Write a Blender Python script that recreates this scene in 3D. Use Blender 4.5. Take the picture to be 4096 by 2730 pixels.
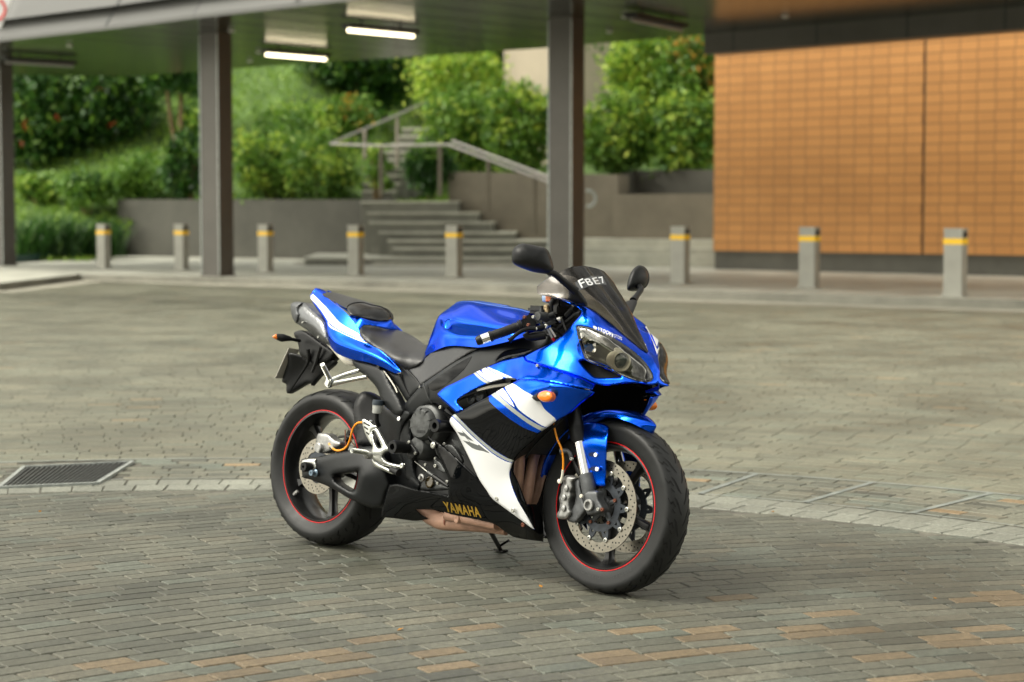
import bpy, bmesh, math, random
import numpy as np
from mathutils import Vector, Matrix
from mathutils.geometry import delaunay_2d_cdt
from mathutils.bvhtree import BVHTree
for o in list(bpy.data.objects): bpy.data.objects.remove(o)
random.seed(7); RNG = np.random.default_rng(7)
SC = bpy.context.scene; COL = SC.collection
# ---------------------------------------------------------------- camera (solved from the wheels)
FPX, PITCH, CAMH = 7648.15, .0656414, 1.30875
BX, BY, YAW, LEAN = -.20321, 7.05954, -.742989, .12802
cam = bpy.data.cameras.new('camera'); camo = bpy.data.objects.new('camera', cam); COL.objects.link(camo)
camo.location = (0, 0, CAMH); camo.rotation_euler = (math.pi/2-PITCH, 0, 0)
cam.sensor_width = 36; cam.lens = FPX/4096*36; cam.clip_start = .1; cam.clip_end = 2000
cam.dof.use_dof = True; cam.dof.focus_distance = 6.75; cam.dof.aperture_fstop = 2.9
SC.camera = camo
# ---------------------------------------------------------------- light
SUN_EL, SUN_AZ = math.radians(52), math.radians(258)     # azimuth clockwise from +Y: high on the left
w = bpy.data.worlds.new('World'); SC.world = w; w.use_nodes = True
nt = w.node_tree; nt.nodes.clear()
sky = nt.nodes.new('ShaderNodeTexSky'); sky.sky_type = 'NISHITA'; sky.sun_disc = False
sky.sun_elevation = SUN_EL; sky.sun_rotation = SUN_AZ; sky.dust_density = 3.2; sky.air_density = 1.0; sky.ozone_density = 1
hs = nt.nodes.new('ShaderNodeHueSaturation'); hs.inputs['Saturation'].default_value = .12; hs.inputs['Value'].default_value = 1.0
tcw = nt.nodes.new('ShaderNodeTexCoord'); mpw = nt.nodes.new('ShaderNodeMapping'); mpw.inputs['Scale'].default_value = (1, 1, 2.2); nzw = nt.nodes.new('ShaderNodeTexNoise'); nzw.inputs['Scale'].default_value = 2.3; nzw.inputs['Detail'].default_value = 6; nzw.inputs['Roughness'].default_value = .55
mrw = nt.nodes.new('ShaderNodeMapRange'); mrw.inputs[1].default_value = .38; mrw.inputs[2].default_value = .62; mrw.inputs[3].default_value = .55; mrw.inputs[4].default_value = 1.65   # cloud cover: brighter and duller patches
vmw = nt.nodes.new('ShaderNodeVectorMath'); vmw.operation = 'SCALE'
nt.links.new(tcw.outputs['Generated'], mpw.inputs[0]); nt.links.new(mpw.outputs[0], nzw.inputs['Vector']); nt.links.new(nzw.outputs[0], mrw.inputs[0]); nt.links.new(mrw.outputs[0], vmw.inputs['Scale'])
wb_ = nt.nodes.new('ShaderNodeVectorMath'); wb_.operation = 'MULTIPLY'; wb_.inputs[1].default_value = (1.05, 1.015, .89)   # warm white balance of the overcast
bg = nt.nodes.new('ShaderNodeBackground'); bg.inputs[1].default_value = .15
wo = nt.nodes.new('ShaderNodeOutputWorld')
nt.links.new(sky.outputs[0], hs.inputs['Color']); nt.links.new(hs.outputs[0], vmw.inputs[0]); nt.links.new(vmw.outputs[0], wb_.inputs[0]); nt.links.new(wb_.outputs[0], bg.inputs[0]); nt.links.new(bg.outputs[0], wo.inputs[0])
sl = bpy.data.lights.new('sun', 'SUN'); sl.energy = .6; sl.angle = math.radians(28); sl.color = (1, .96, .88)
so = bpy.data.objects.new('sun', sl); COL.objects.link(so)
sd = Vector((math.sin(SUN_AZ)*math.cos(SUN_EL), math.cos(SUN_AZ)*math.cos(SUN_EL), math.sin(SUN_EL)))
so.rotation_euler = sd.to_track_quat('Z', 'Y').to_euler()
SC.view_settings.view_transform = 'Standard'; SC.view_settings.look = 'None'; SC.view_settings.exposure = .97; SC.view_settings.gamma = 1
SC.cycles.use_denoising = True
# ---------------------------------------------------------------- photo geometry: a traced pixel plus a known plane gives a point
ZO = {1: (1050, 950, 2.41263), 2: (1950, 950, 2.41176), 3: (1050, 1500, 2.09059), 4: (1500, 1500, 2.09067), 5: (2100, 1550, 1.80286),
      6: (0, 0, 1.25429), 7: (1200, 0, 1.25412), 8: (2700, 0, 1.2063), 9: (0, 1700, 1.52214), 10: (2700, 1700, 1.52221),
      0: (0, 0, .574463), 11: (1150, 350, 1.96), 12: (2150, 100, 1.425), 13: (0, 200, 1.65083), 14: (0, 800, 1.47063),
      15: (2500, 900, 1.47368), 20: (1680, 1180, 4.706), 21: (1220, 1130, 5.6024), 22: (2450, 1240, 4.3556), 16: (1000, 2000, 1.47063), 17: (1480, 1560, 3.92), 18: (2180, 1180, 7.84), 19: (2150, 1950, 3.484)}
def src(z, x, y):
    a, b, s = ZO[z]; return a+x/s, b+y/s
CAMC = Vector((0, 0, CAMH)); RP = Matrix.Rotation(-PITCH, 3, 'X')
def ray_uv(u, v): return RP @ Vector(((u-2048)/FPX, 1, (1365-v)/FPX))
def G(z, x, y, h=0.):
    d = ray_uv(*src(z, x, y)); t = (h-CAMH)/d.z; return CAMC+d*t
def W(z, x, y, Y):
    d = ray_uv(*src(z, x, y)); return CAMC+d*(Y/d.y)
BM = Matrix.Translation((BX, BY, 0)) @ Matrix.Rotation(YAW, 4, 'Z') @ Matrix.Rotation(-LEAN, 4, 'X')
BMI = BM.inverted(); BC = BMI @ CAMC; BR = BMI.to_3x3()
def P_uv(u, v, Y):
    d = BR @ ray_uv(u, v); t = (Y-BC.y)/d.y; return BC+d*t
def P(z, x, y, Y): return P_uv(*src(z, x, y), Y)
# ---------------------------------------------------------------- object helpers
def tag(o, label=None, cat=None, group=None, kind=None):
    if label: o['label'] = label
    if cat: o['category'] = cat
    if group: o['group'] = group
    if kind: o['kind'] = kind
    return o
def empty(name, loc=(0, 0, 0), rot=(0, 0, 0), parent=None):
    o = bpy.data.objects.new(name, None); COL.objects.link(o); o.location = loc; o.rotation_euler = rot; o.parent = parent
    o.empty_display_size = .1; return o
def mk(name, V, F, mats, parent=None, mi=None, smooth=40):
    me = bpy.data.meshes.new(name); me.from_pydata([tuple(v) for v in V], [], [tuple(f) for f in F])
    if not isinstance(mats, (list, tuple)): mats = [mats]
    for m in mats: me.materials.append(m)
    if mi is not None: me.polygons.foreach_set('material_index', np.array(mi, dtype=np.int32))
    if smooth:
        me.polygons.foreach_set('use_smooth', np.ones(len(me.polygons), dtype=bool))
        me.set_sharp_from_angle(angle=math.radians(smooth))
    me.update()
    o = bpy.data.objects.new(name, me); COL.objects.link(o); o.parent = parent; return o
class MB:
    """collects shapes into one mesh"""
    def __init__(s): s.V = []; s.F = []; s.M = []; s.m = 0
    def add(s, V, F, m=None):
        b = len(s.V); s.V += [Vector(v) for v in V]; s.F += [tuple(i+b for i in f) for f in F]; s.M += [s.m if m is None else m]*len(F); return s
    def box(s, c, size, R=None, bev=0, m=None):
        bm = bmesh.new(); bmesh.ops.create_cube(bm, size=1)
        for v in bm.verts: v.co = Vector((v.co.x*size[0], v.co.y*size[1], v.co.z*size[2]))
        if bev: bmesh.ops.bevel(bm, geom=bm.edges[:], offset=bev, segments=2, affect='EDGES')
        R = R or Matrix.Identity(3); c = Vector(c)
        V = [R @ v.co + c for v in bm.verts]; F = [[v.index for v in f.verts] for f in bm.faces]; bm.free(); return s.add(V, F, m)
    def tube(s, pts, r, n=10, m=None, caps=True, smooth=0):
        pts = [Vector(p) for p in pts]
        if smooth:
            pts, r = crom3(pts, smooth, r)
        if not hasattr(r, '__len__'): r = [r]*len(pts)
        V = []; F = []; up = None
        for i, p in enumerate(pts):
            t = (pts[min(i+1, len(pts)-1)]-pts[max(i-1, 0)]).normalized()
            if up is None: up = Vector((0, 0, 1)) if abs(t.z) < .9 else Vector((1, 0, 0))
            a = (up - t*up.dot(t)).normalized(); b = t.cross(a); up = a
            for k in range(n):
                q = 2*math.pi*k/n; V.append(p+(a*math.cos(q)+b*math.sin(q))*r[i])
        for i in range(len(pts)-1):
            for k in range(n): F.append((i*n+k, i*n+(k+1) % n, (i+1)*n+(k+1) % n, (i+1)*n+k))
        if caps: F.append(tuple(range(n))[::-1]); F.append(tuple((len(pts)-1)*n+k for k in range(n)))
        return s.add(V, F, m)
    def lathe(s, c, axis, prof, n=32, m=None, close=False):
        """prof: (distance along axis, radius)"""
        c = Vector(c); t = Vector(axis).normalized(); up = Vector((0, 0, 1)) if abs(t.z) < .9 else Vector((1, 0, 0))
        a = (up-t*up.dot(t)).normalized(); b = t.cross(a); V = []; F = []
        for d, r in prof:
            for k in range(n):
                q = 2*math.pi*k/n; V.append(c+t*d+(a*math.cos(q)+b*math.sin(q))*max(r, 1e-5))
        L = len(prof)
        for i in range(L if close else L-1):
            j = (i+1) % L
            for k in range(n): F.append((i*n+k, i*n+(k+1) % n, j*n+(k+1) % n, j*n+k))
        return s.add(V, F, m)
    def cyl(s, a, b, r, n=20, m=None, bev=.0):
        a = Vector(a); b = Vector(b); L = (b-a).length; e = min(bev, L/3, r/2)
        pr = [(0, 0), (0, r-e), (e, r), (L-e, r), (L, r-e), (L, 0)] if e else [(0, 0), (0, r), (L, r), (L, 0)]
        return s.lathe(a, b-a, pr, n, m)
    def plate(s, poly, holes, o, ux, uy, th, m=None, bev=0):
        """2-D outline with holes, extruded by th along ux x uy (downwards from o)"""
        V, F = cdt(poly, holes); o = Vector(o); ux = Vector(ux).normalized(); uy = Vector(uy); uy = (uy-ux*uy.dot(ux)).normalized(); n = ux.cross(uy)
        k = len(V); A = [o+ux*x+uy*y for x, y in V]; B = [a-n*th for a in A]
        E = {}
        for f in F:
            for i in range(len(f)):
                e = (f[i], f[(i+1) % len(f)]); E[e] = 1
        Fs = [tuple(f) for f in F]+[tuple(i+k for i in f[::-1]) for f in F]
        Fs += [(b_, a_, a_+k, b_+k) for a_, b_ in E if (b_, a_) not in E]
        return s.add(A+B, Fs, m)
    def build(s, name, mats, parent=None, smooth=40, weld=0):
        o = mk(name, s.V, s.F, mats, parent, s.M, smooth)
        return o
def area2(p): return sum(p[i][0]*p[(i+1) % len(p)][1]-p[(i+1) % len(p)][0]*p[i][1] for i in range(len(p)))
def inside(p, x, y):
    c = False; j = len(p)-1
    for i in range(len(p)):
        if (p[i][1] > y) != (p[j][1] > y) and x < (p[j][0]-p[i][0])*(y-p[i][1])/(p[j][1]-p[i][1])+p[i][0]: c = not c
        j = i
    return c
def cdt(poly, holes=(), extra=(), lines=()):
    """triangles inside poly, outside holes; counter-clockwise"""
    V = []; E = []
    for loop in [poly]+list(holes):
        b = len(V); n = len(loop); V += [Vector((q[0], q[1])) for q in loop]; E += [(b+i, b+(i+1) % n) for i in range(n)]
    for ln in lines:
        b = len(V); n = len(ln); V += [Vector((q[0], q[1])) for q in ln]; E += [(b+i, b+i+1) for i in range(n-1)]
    V += [Vector((q[0], q[1])) for q in extra]
    r = delaunay_2d_cdt(V, E, [], 0, 1e-7)
    out = []; vs = r[0]
    for f in r[2]:
        cx = sum(vs[i].x for i in f)/len(f); cy = sum(vs[i].y for i in f)/len(f)
        if inside(poly, cx, cy) and not any(inside(h, cx, cy) for h in holes):
            a = sum(vs[f[i]].x*vs[f[(i+1) % len(f)]].y-vs[f[(i+1) % len(f)]].x*vs[f[i]].y for i in range(len(f)))
            out.append(list(f) if a > 0 else list(f)[::-1])
    used = sorted({i for f in out for i in f}); mp = {j: i for i, j in enumerate(used)}
    return [(vs[i].x, vs[i].y) for i in used], [[mp[i] for i in f] for f in out]
def crom3(pts, k, r=None):
    out = []; rr = []; n = len(pts); rl = r if hasattr(r, '__len__') else [r]*n
    for i in range(n-1):
        p0 = pts[max(i-1, 0)]; p1 = pts[i]; p2 = pts[i+1]; p3 = pts[min(i+2, n-1)]
        for j in range(k):
            t = j/k
            out.append(.5*((2*p1)+(p2-p0)*t+(2*p0-5*p1+4*p2-p3)*t*t+(3*p1-p0-3*p2+p3)*t**3)); rr.append(rl[i]*(1-t)+rl[i+1]*t)
    out.append(pts[-1]); rr.append(rl[-1]); return out, rr
def crv(pts, k=5, closed=True):
    """smooth 2-D outline; a point with a third value is a sharp corner"""
    n = len(pts); out = []
    for i in range(n if closed else n-1):
        a = pts[(i-1) % n] if closed else pts[max(i-1, 0)]; b = pts[i]; c = pts[(i+1) % n]; d = pts[(i+2) % n] if closed else pts[min(i+2, n-1)]
        if len(b) > 2: a = b
        if len(c) > 2: d = c
        L = math.hypot(c[0]-b[0], c[1]-b[1]); kk = k
        for j in range(kk):
            t = j/kk; q = []
            for e in (0, 1):
                m1 = (c[e]-a[e])*.5 if len(b) < 3 else (c[e]-b[e])*.9; m2 = (d[e]-b[e])*.5 if len(c) < 3 else (c[e]-b[e])*.9
                for_lim = L
                q.append((2*t**3-3*t*t+1)*b[e]+(t**3-2*t*t+t)*m1+(-2*t**3+3*t*t)*c[e]+(t**3-t*t)*m2)
            out.append(tuple(q))
    if not closed: out.append(tuple(pts[-1][:2]))
    return out
# ---------------------------------------------------------------- materials
def N(nt_, t, **kw):
    n = nt_.nodes.new(t)
    for k, v in kw.items():
        if k in n.inputs.keys() if isinstance(k, str) else False: n.inputs[k].default_value = v
        else: setattr(n, k, v)
    return n
def mat(name, col, rough=.5, metal=0., coat=0., var=0., vs=8., bump=0., bs=60., spec=.5, trans=0., emit=None, es=0, alpha=1, coatr=.03, ior=1.5, rvar=0):
    m = bpy.data.materials.new(name); m.use_nodes = True; t = m.node_tree; b = t.nodes['Principled BSDF']
    b.inputs['Base Color'].default_value = (*col, 1); b.inputs['Roughness'].default_value = rough; b.inputs['Metallic'].default_value = metal
    b.inputs['Coat Weight'].default_value = coat; b.inputs['Coat Roughness'].default_value = coatr; b.inputs['Specular IOR Level'].default_value = spec
    b.inputs['Transmission Weight'].default_value = trans; b.inputs['IOR'].default_value = ior; b.inputs['Alpha'].default_value = alpha
    if emit: b.inputs['Emission Color'].default_value = (*emit, 1); b.inputs['Emission Strength'].default_value = es
    tc = t.nodes.new('ShaderNodeTexCoord')
    if var or rvar:
        nz = t.nodes.new('ShaderNodeTexNoise'); nz.inputs['Scale'].default_value = vs; nz.inputs['Detail'].default_value = 6; nz.inputs['Roughness'].default_value = .65
        t.links.new(tc.outputs['Object'], nz.inputs['Vector'])
        if var:
            mx = t.nodes.new('ShaderNodeMix'); mx.data_type = 'RGBA'
            mx.inputs[6].default_value = (*[c*(1-var) for c in col], 1); mx.inputs[7].default_value = (*[min(1, c*(1+var)) for c in col], 1)
            mr = t.nodes.new('ShaderNodeMapRange'); mr.inputs[1].default_value = .3; mr.inputs[2].default_value = .7
            t.links.new(nz.outputs[0], mr.inputs[0]); t.links.new(mr.outputs[0], mx.inputs[0]); t.links.new(mx.outputs[2], b.inputs['Base Color'])
        if rvar:
            m2 = t.nodes.new('ShaderNodeMapRange'); m2.inputs[1].default_value = .3; m2.inputs[2].default_value = .7
            m2.inputs[3].default_value = max(0, rough-rvar); m2.inputs[4].default_value = rough+rvar
            t.links.new(nz.outputs[0], m2.inputs[0]); t.links.new(m2.outputs[0], b.inputs['Roughness'])
    if bump:
        n2 = t.nodes.new('ShaderNodeTexNoise'); n2.inputs['Scale'].default_value = bs; n2.inputs['Detail'].default_value = 4
        bp = t.nodes.new('ShaderNodeBump'); bp.inputs['Strength'].default_value = bump; bp.inputs['Distance'].default_value = .002
        t.links.new(tc.outputs['Object'], n2.inputs['Vector']); t.links.new(n2.outputs[0], bp.inputs['Height']); t.links.new(bp.outputs[0], b.inputs['Normal'])
    return m
def leafmat(name, c1, c2, rough=.45, tr=.35):
    m = bpy.data.materials.new(name); m.use_nodes = True; t = m.node_tree; b = t.nodes['Principled BSDF']
    g = t.nodes.new('ShaderNodeNewGeometry'); mx = t.nodes.new('ShaderNodeMix'); mx.data_type = 'RGBA'
    mx.inputs[6].default_value = (*c1, 1); mx.inputs[7].default_value = (*c2, 1); t.links.new(g.outputs['Random Per Island'], mx.inputs[0])
    t.links.new(mx.outputs[2], b.inputs['Base Color']); b.inputs['Roughness'].default_value = rough
    tl = t.nodes.new('ShaderNodeBsdfTranslucent'); t.links.new(mx.outputs[2], tl.inputs[0])
    ms = t.nodes.new('ShaderNodeMixShader'); ms.inputs[0].default_value = tr
    t.links.new(b.outputs[0], ms.inputs[1]); t.links.new(tl.outputs[0], ms.inputs[2]); t.links.new(ms.outputs[0], t.nodes['Material Output'].inputs[0])
    return m
#%%BACKGROUND
M = {}
# ---- paving: every paver its own little block with its own tone, laid in arcs as in the photograph
def paver_mat(name):
    m = bpy.data.materials.new(name); m.use_nodes = True; t = m.node_tree; b = t.nodes['Principled BSDF']
    at = t.nodes.new('ShaderNodeAttribute'); at.attribute_name = 'tone'
    tc = t.nodes.new('ShaderNodeTexCoord')
    n1 = t.nodes.new('ShaderNodeTexNoise'); n1.inputs['Scale'].default_value = 1.1; n1.inputs['Detail'].default_value = 5; n1.inputs['Roughness'].default_value = .6
    n2 = t.nodes.new('ShaderNodeTexNoise'); n2.inputs['Scale'].default_value = 45; n2.inputs['Detail'].default_value = 8; n2.inputs['Roughness'].default_value = .75
    n3 = t.nodes.new('ShaderNodeTexNoise'); n3.inputs['Scale'].default_value = 330; n3.inputs['Detail'].default_value = 3
    for n_ in (n1, n2, n3): t.links.new(tc.outputs['Object'], n_.inputs['Vector'])
    def mr(a, lo, hi, f, g_):
        r = t.nodes.new('ShaderNodeMapRange'); r.inputs[1].default_value = lo; r.inputs[2].default_value = hi; r.inputs[3].default_value = f; r.inputs[4].default_value = g_
        t.links.new(a, r.inputs[0]); return r.outputs[0]
    def mul(a, c):
        x = t.nodes.new('ShaderNodeMath'); x.operation = 'MULTIPLY'; t.links.new(a, x.inputs[0]); t.links.new(c, x.inputs[1]); return x.outputs[0]
    f = mul(mul(mr(n1.outputs[0], .35, .65, .78, 1.18), mr(n2.outputs[0], .3, .7, .55, 1.4)), mr(n3.outputs[0], .32, .68, .62, 1.36))
    vm = t.nodes.new('ShaderNodeVectorMath'); vm.operation = 'SCALE'; t.links.new(at.outputs['Color'], vm.inputs[0]); t.links.new(f, vm.inputs['Scale'])
    t.links.new(vm.outputs[0], b.inputs['Base Color'])
    t.links.new(mr(n1.outputs[0], .35, .65, .42, .72), b.inputs['Roughness'])
    bp = t.nodes.new('ShaderNodeBump'); bp.inputs['Strength'].default_value = .5; bp.inputs['Distance'].default_value = .003
    t.links.new(mul(n2.outputs[0], n3.outputs[0]), bp.inputs['Height']); t.links.new(bp.outputs[0], b.inputs['Normal'])
    b.inputs['Specular IOR Level'].default_value = .4
    return m
PAV = paver_mat('paver')
MORT = mat('mortar', (.10, .096, .076), .9, var=.8, vs=5, bump=.3)
def pavers(name, quads, tones, z=0., th=.012, gap=.0062, jit=.0035):
    """quads: (n,4,2) corners; builds a bevelled block for each"""
    q = np.asarray(quads, float); n = len(q); c = q.mean(1, keepdims=True); q = q+RNG.normal(0, jit*.45, q.shape)
    ex = q[:, 1]-q[:, 0]; ex /= np.linalg.norm(ex, axis=1, keepdims=True); ey = q[:, 3]-q[:, 0]; ey /= np.linalg.norm(ey, axis=1, keepdims=True)
    sx = np.array([1, -1, -1, 1])[None, :, None]; sy = np.array([1, 1, -1, -1])[None, :, None]
    ins = lambda g_: q+ex[:, None]*sx*g_+ey[:, None]*sy*g_
    gw = gap*.5*RNG.uniform(.6, 1.5, (n, 1, 1)); o = ins(gw); i = ins(gw+.0025)
    tilt = RNG.normal(0, .0005, (n, 1)); hz = z+RNG.normal(0, .0004, (n, 1))
    V = np.zeros((n, 12, 3)); V[:, 0:4, :2] = i; V[:, 4:8, :2] = o; V[:, 8:12, :2] = o
    top = hz+tilt*np.array([[-1, 1, 1, -1]]); V[:, 0:4, 2] = top; V[:, 4:8, 2] = top-.004; V[:, 8:12, 2] = z-th
    F = [[0, 1, 2, 3]]
    for a in range(4):
        b_ = (a+1) % 4; F.append([a, a+4, b_+4, b_]); F.append([a+4, a+8, b_+8, b_+4])
    F = np.array(F); FF = (F[None]+(np.arange(n)*12)[:, None, None]).reshape(-1, 4)
    me = bpy.data.meshes.new(name); me.vertices.add(n*12); me.vertices.foreach_set('co', V.reshape(-1))
    me.loops.add(FF.size); me.loops.foreach_set('vertex_index', FF.reshape(-1).astype(np.int32))
    me.polygons.add(len(FF)); me.polygons.foreach_set('loop_start', np.arange(0, FF.size, 4, dtype=np.int32))
    me.update(calc_edges=True); me.validate(); me.polygons.foreach_set('use_smooth', np.zeros(len(me.polygons), dtype=bool))
    ca = me.attributes.new('tone', 'FLOAT_COLOR', 'POINT'); T = np.ones((n, 12, 4)); T[:, :, :3] = np.asarray(tones)[:, None, :]
    ca.data.foreach_set('color', T.reshape(-1)); me.materials.append(PAV)
    o_ = bpy.data.objects.new(name, me); COL.objects.link(o_); return o_
def tones(n, c, orange=0.):
    base = np.array([(.128, .128, .098), (.108, .112, .088), (.148, .146, .112), (.128, .142, .115), (.088, .091, .072), (.148, .138, .102)])
    k = RNG.choice(6, n, p=[.32, .22, .16, .11, .11, .08]); t_ = base[k]*RNG.normal(1, .07, (n, 1))
    if np.any(np.asarray(orange) > 0):
        s = RNG.random(n) < orange; t_[s] = np.array([.215, .155, .088])*RNG.normal(1, .1, (s.sum(), 1))
    return t_
CI = np.array([3.0, 0.1]); CO = np.array([-1.3, 4.7]); R1, R2, R3 = 4.38, 4.75, 5.55
def kerb_side(p, ofs=0):        # negative on the road side
    return None
def arc_rows(C, r0, r1, a0, a1, rw, L, keep, tone, skew=0):
    Q = []; r = r0; k = 0
    while r < r1:
        da = L/(r+rw/2); off = (k*.5 % 1)*da+RNG.normal(0, da*.09); a = a0+off; 
        while a < a1:
            w_ = da*RNG.normal(1, .035); p = []
            for rr, aa in ((r, a), (r, a+w_), (r+rw, a+w_), (r+rw, a)):
                p.append((C[0]+rr*math.cos(aa), C[1]+rr*math.sin(aa)))
            p = np.array(p)[[0, 3, 2, 1]] if False else np.array(p)
            if keep(p.mean(0)): Q.append(p)
            a += w_
        r += rw; k += 1
    return np.array(Q)
D2 = lambda p, C: math.hypot(p[0]-C[0], p[1]-C[1])
# kerb line on the ground, from the photograph
KL = [G(0, 0, 668.6), G(0, 181.7, 645.5), G(0, 470, 651.5), G(0, 919, 664.7), G(0, 1436, 684.6), G(0, 2353, 712)]
KP = [Vector((q.x, q.y)) for q in KL]
E1 = (KP[-1]-KP[-2]).normalized(); KP.append(KP[-1]+E1*22); E0 = (KP[0]-KP[1]).normalized(); KP.insert(0, KP[0]+Vector((-1, -.45)).normalized()*25)
def beyond(p, ofs=0.):
    """signed distance past the kerb polyline (+ = on the pavement)"""
    best = 1e9; s = 1
    for a, b in zip(KP[:-1], KP[1:]):
        d = b-a; t = max(0, min(1, (Vector(p)-a).dot(d)/d.dot(d))); q = Vector(p)-a-d*t
        if q.length < best: best = q.length; s = 1 if d.x*(p[1]-a.y)-d.y*(p[0]-a.x) > 0 else -1
    return best*s
def infrust(p, m=1.2): return abs(p[0]) < p[1]*.268*1.12+m and p[1] > 3.8
inner = arc_rows(CI, 1.4, 12.5, math.radians(20), math.radians(200), .086, .176, lambda p: D2(p, CO) < R1-.05 and infrust(p), None)
# orange pavers are scattered more densely in the near right part, as laid
cen = inner.mean(1); po = np.clip((6.35-cen[:, 1]+.25*(cen[:, 0]))*.42, 0, .20)*(cen[:, 0] > -1.2)
pavers('inner_paving', inner, (tones(len(inner), 0, po)*.7+np.array([.128, .127, .103])*.3)*.84, 0.)['kind'] = 'structure'
band = []
for k in range(190):
    a = 2*math.pi*k/190
    for j, (ra, rb) in enumerate(((R1, R1+.175), (R1+.175, R2-.01))):
        a_, b_ = a+j*.012, a+j*.012+2*math.pi/190
        band.append([(CO[0]+r*math.cos(q), CO[1]+r*math.sin(q)) for r, q in ((ra, a_), (ra, b_), (rb, b_), (rb, a_))])
band = np.array(band); tb = np.array([.205, .21, .175])*RNG.normal(1, .06, (len(band), 1))
pavers('paver_band', band, tb, .0005)['kind'] = 'structure'
ring = arc_rows(CO, R2+.03, R3-.05, math.radians(-30), math.radians(215), .094, .19, lambda p: infrust(p, 3) and not (-2.62 < p[0] < -1.93 and 9.0 < p[1] < 10.2), None)
pavers('drain_ring_paving', ring, tones(len(ring), 0, .03)*1.18, 0.)['kind'] = 'structure'
outer = arc_rows(CO, R3+.03, 52, math.radians(0), math.radians(175), .115, .23, lambda p: infrust(p) and beyond(p) < -.42, None)
oc = outer.mean(1); pat = 1+.10*np.sin(oc[:, 0]*.9+oc[:, 1]*.35)*np.sin(oc[:, 1]*.5)
STAIN = [(270, 686, 5, .5, .3), (850, 700, 5.5, .35, .5), (760, 716, 3, .5, .25), (2000, 748, 1.6, .12, .45), (1000, 770, 3, .8, .15)]
st_ = np.ones(len(oc)); ev_ = np.array([.752, -.659])
for x, y, a_, b_, k_ in STAIN:
    c_ = G(0, x, y); d_ = oc-np.array([c_.x, c_.y]); u_ = d_@ev_; v_ = d_@np.array([.659, .752]); st_ *= 1-k_*np.exp(-(u_/a_)**2-(v_/b_)**2)
pat = pat*st_
to = (tones(len(outer), 0, .01)*.45+np.array([.128, .127, .103])*.55)*1.22*pat[:, None]*np.array([1.0, .99, .92])
pavers('outer_paving', outer, to, 0., gap=.004, jit=.002)['kind'] = 'structure'
g = MB(); g.add([(-400, -300, -.0055), (400, -300, -.0055), (400, 700, -.0055), (-400, 700, -.0055)], [(0, 1, 2, 3)]); tag(g.build('ground', MORT), kind='structure')
# steel edging of the drain ring: two thin rings and radial bars
M['steel'] = mat('galvanised_steel', (.42, .46, .44), .42, .7, var=.25, vs=20)
dr = MB()
def ringstrip(C, r, w_, z, a0=-40, a1=220, n=160, mb=None):
    V = []; F = []
    for i in range(n+1):
        a = math.radians(a0+(a1-a0)*i/n)
        for rr in (r-w_/2, r+w_/2): V.append((C[0]+rr*math.cos(a), C[1]+rr*math.sin(a), z))
    for i in range(n): F.append((2*i, 2*i+1, 2*i+3, 2*i+2))
    mb.add(V, F)
ringstrip(CO, R2+.012, .014, .003, mb=dr); ringstrip(CO, R3, .03, .003, mb=dr)
bar_angles = [math.degrees(math.atan2(y-CO[1], x-CO[0])) for x, y in ((1.15, 9.45), (1.68, 9.18), (2.17, 8.84))]
bar_angles += [28, 18]
def radial(a, w_, r0, r1, z, mb):
    a = math.radians(a); d = Vector((math.cos(a), math.sin(a))); s = Vector((-d.y, d.x))*w_/2; c = Vector(CO)
    q = [c+d*r0-s, c+d*r1-s, c+d*r1+s, c+d*r0+s]; mb.add([(v.x, v.y, z) for v in q], [(0, 1, 2, 3)])
for a in bar_angles:
    radial(a, .032, R2+.02, R3-.016, .0032, dr)
dro = tag(dr.build('drain_edging', mat('pale_edging', (.22, .24, .22), .6, .2, var=.35, vs=6), smooth=0), kind='structure')
# slotted drain grate on the left
DARK = mat('dark_gap', (.012, .012, .012), .9)
g0, g1, g2, g3 = [Vector(v) for v in ((-2.46, 9.11, .004), (-2.02, 9.25, .004), (-2.01, 10.07, .004), (-2.53, 9.85, .004))]
def bil(s, t_): return (g0*(1-s)+g1*s)*(1-t_)+(g3*(1-s)+g2*s)*t_
gr = MB(); 
def bar3(a, b, w_, h, mb, m=None):
    d = (b-a); R = d.to_track_quat('X', 'Z').to_matrix(); mb.box((a+b)/2, (d.length, w_, h), R, m=m)
for a, b in ((g0, g1), (g1, g2), (g2, g3), (g3, g0)): bar3(a, b, .02, .016, gr)
for k in range(1, 21): bar3(bil(k/21, .02), bil(k/21, .98), .0065, .012, gr, 2)
gr.add([bil(0, 0)-Vector((0, 0, .0085)), bil(1, 0)-Vector((0, 0, .013)), bil(1, 1)-Vector((0, 0, .013)), bil(0, 1)-Vector((0, 0, .013))], [(0, 1, 2, 3)], 1)
tag(gr.build('drain_grate', [mat('grate_frame', (.30, .32, .30), .6, .2, var=.3, vs=20), DARK, mat('grate_bars', (.10, .105, .10), .6, .4, var=.3, vs=20)], smooth=0), 'slotted grey metal drain grate set in the paving at left', 'drain grate')
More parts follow.
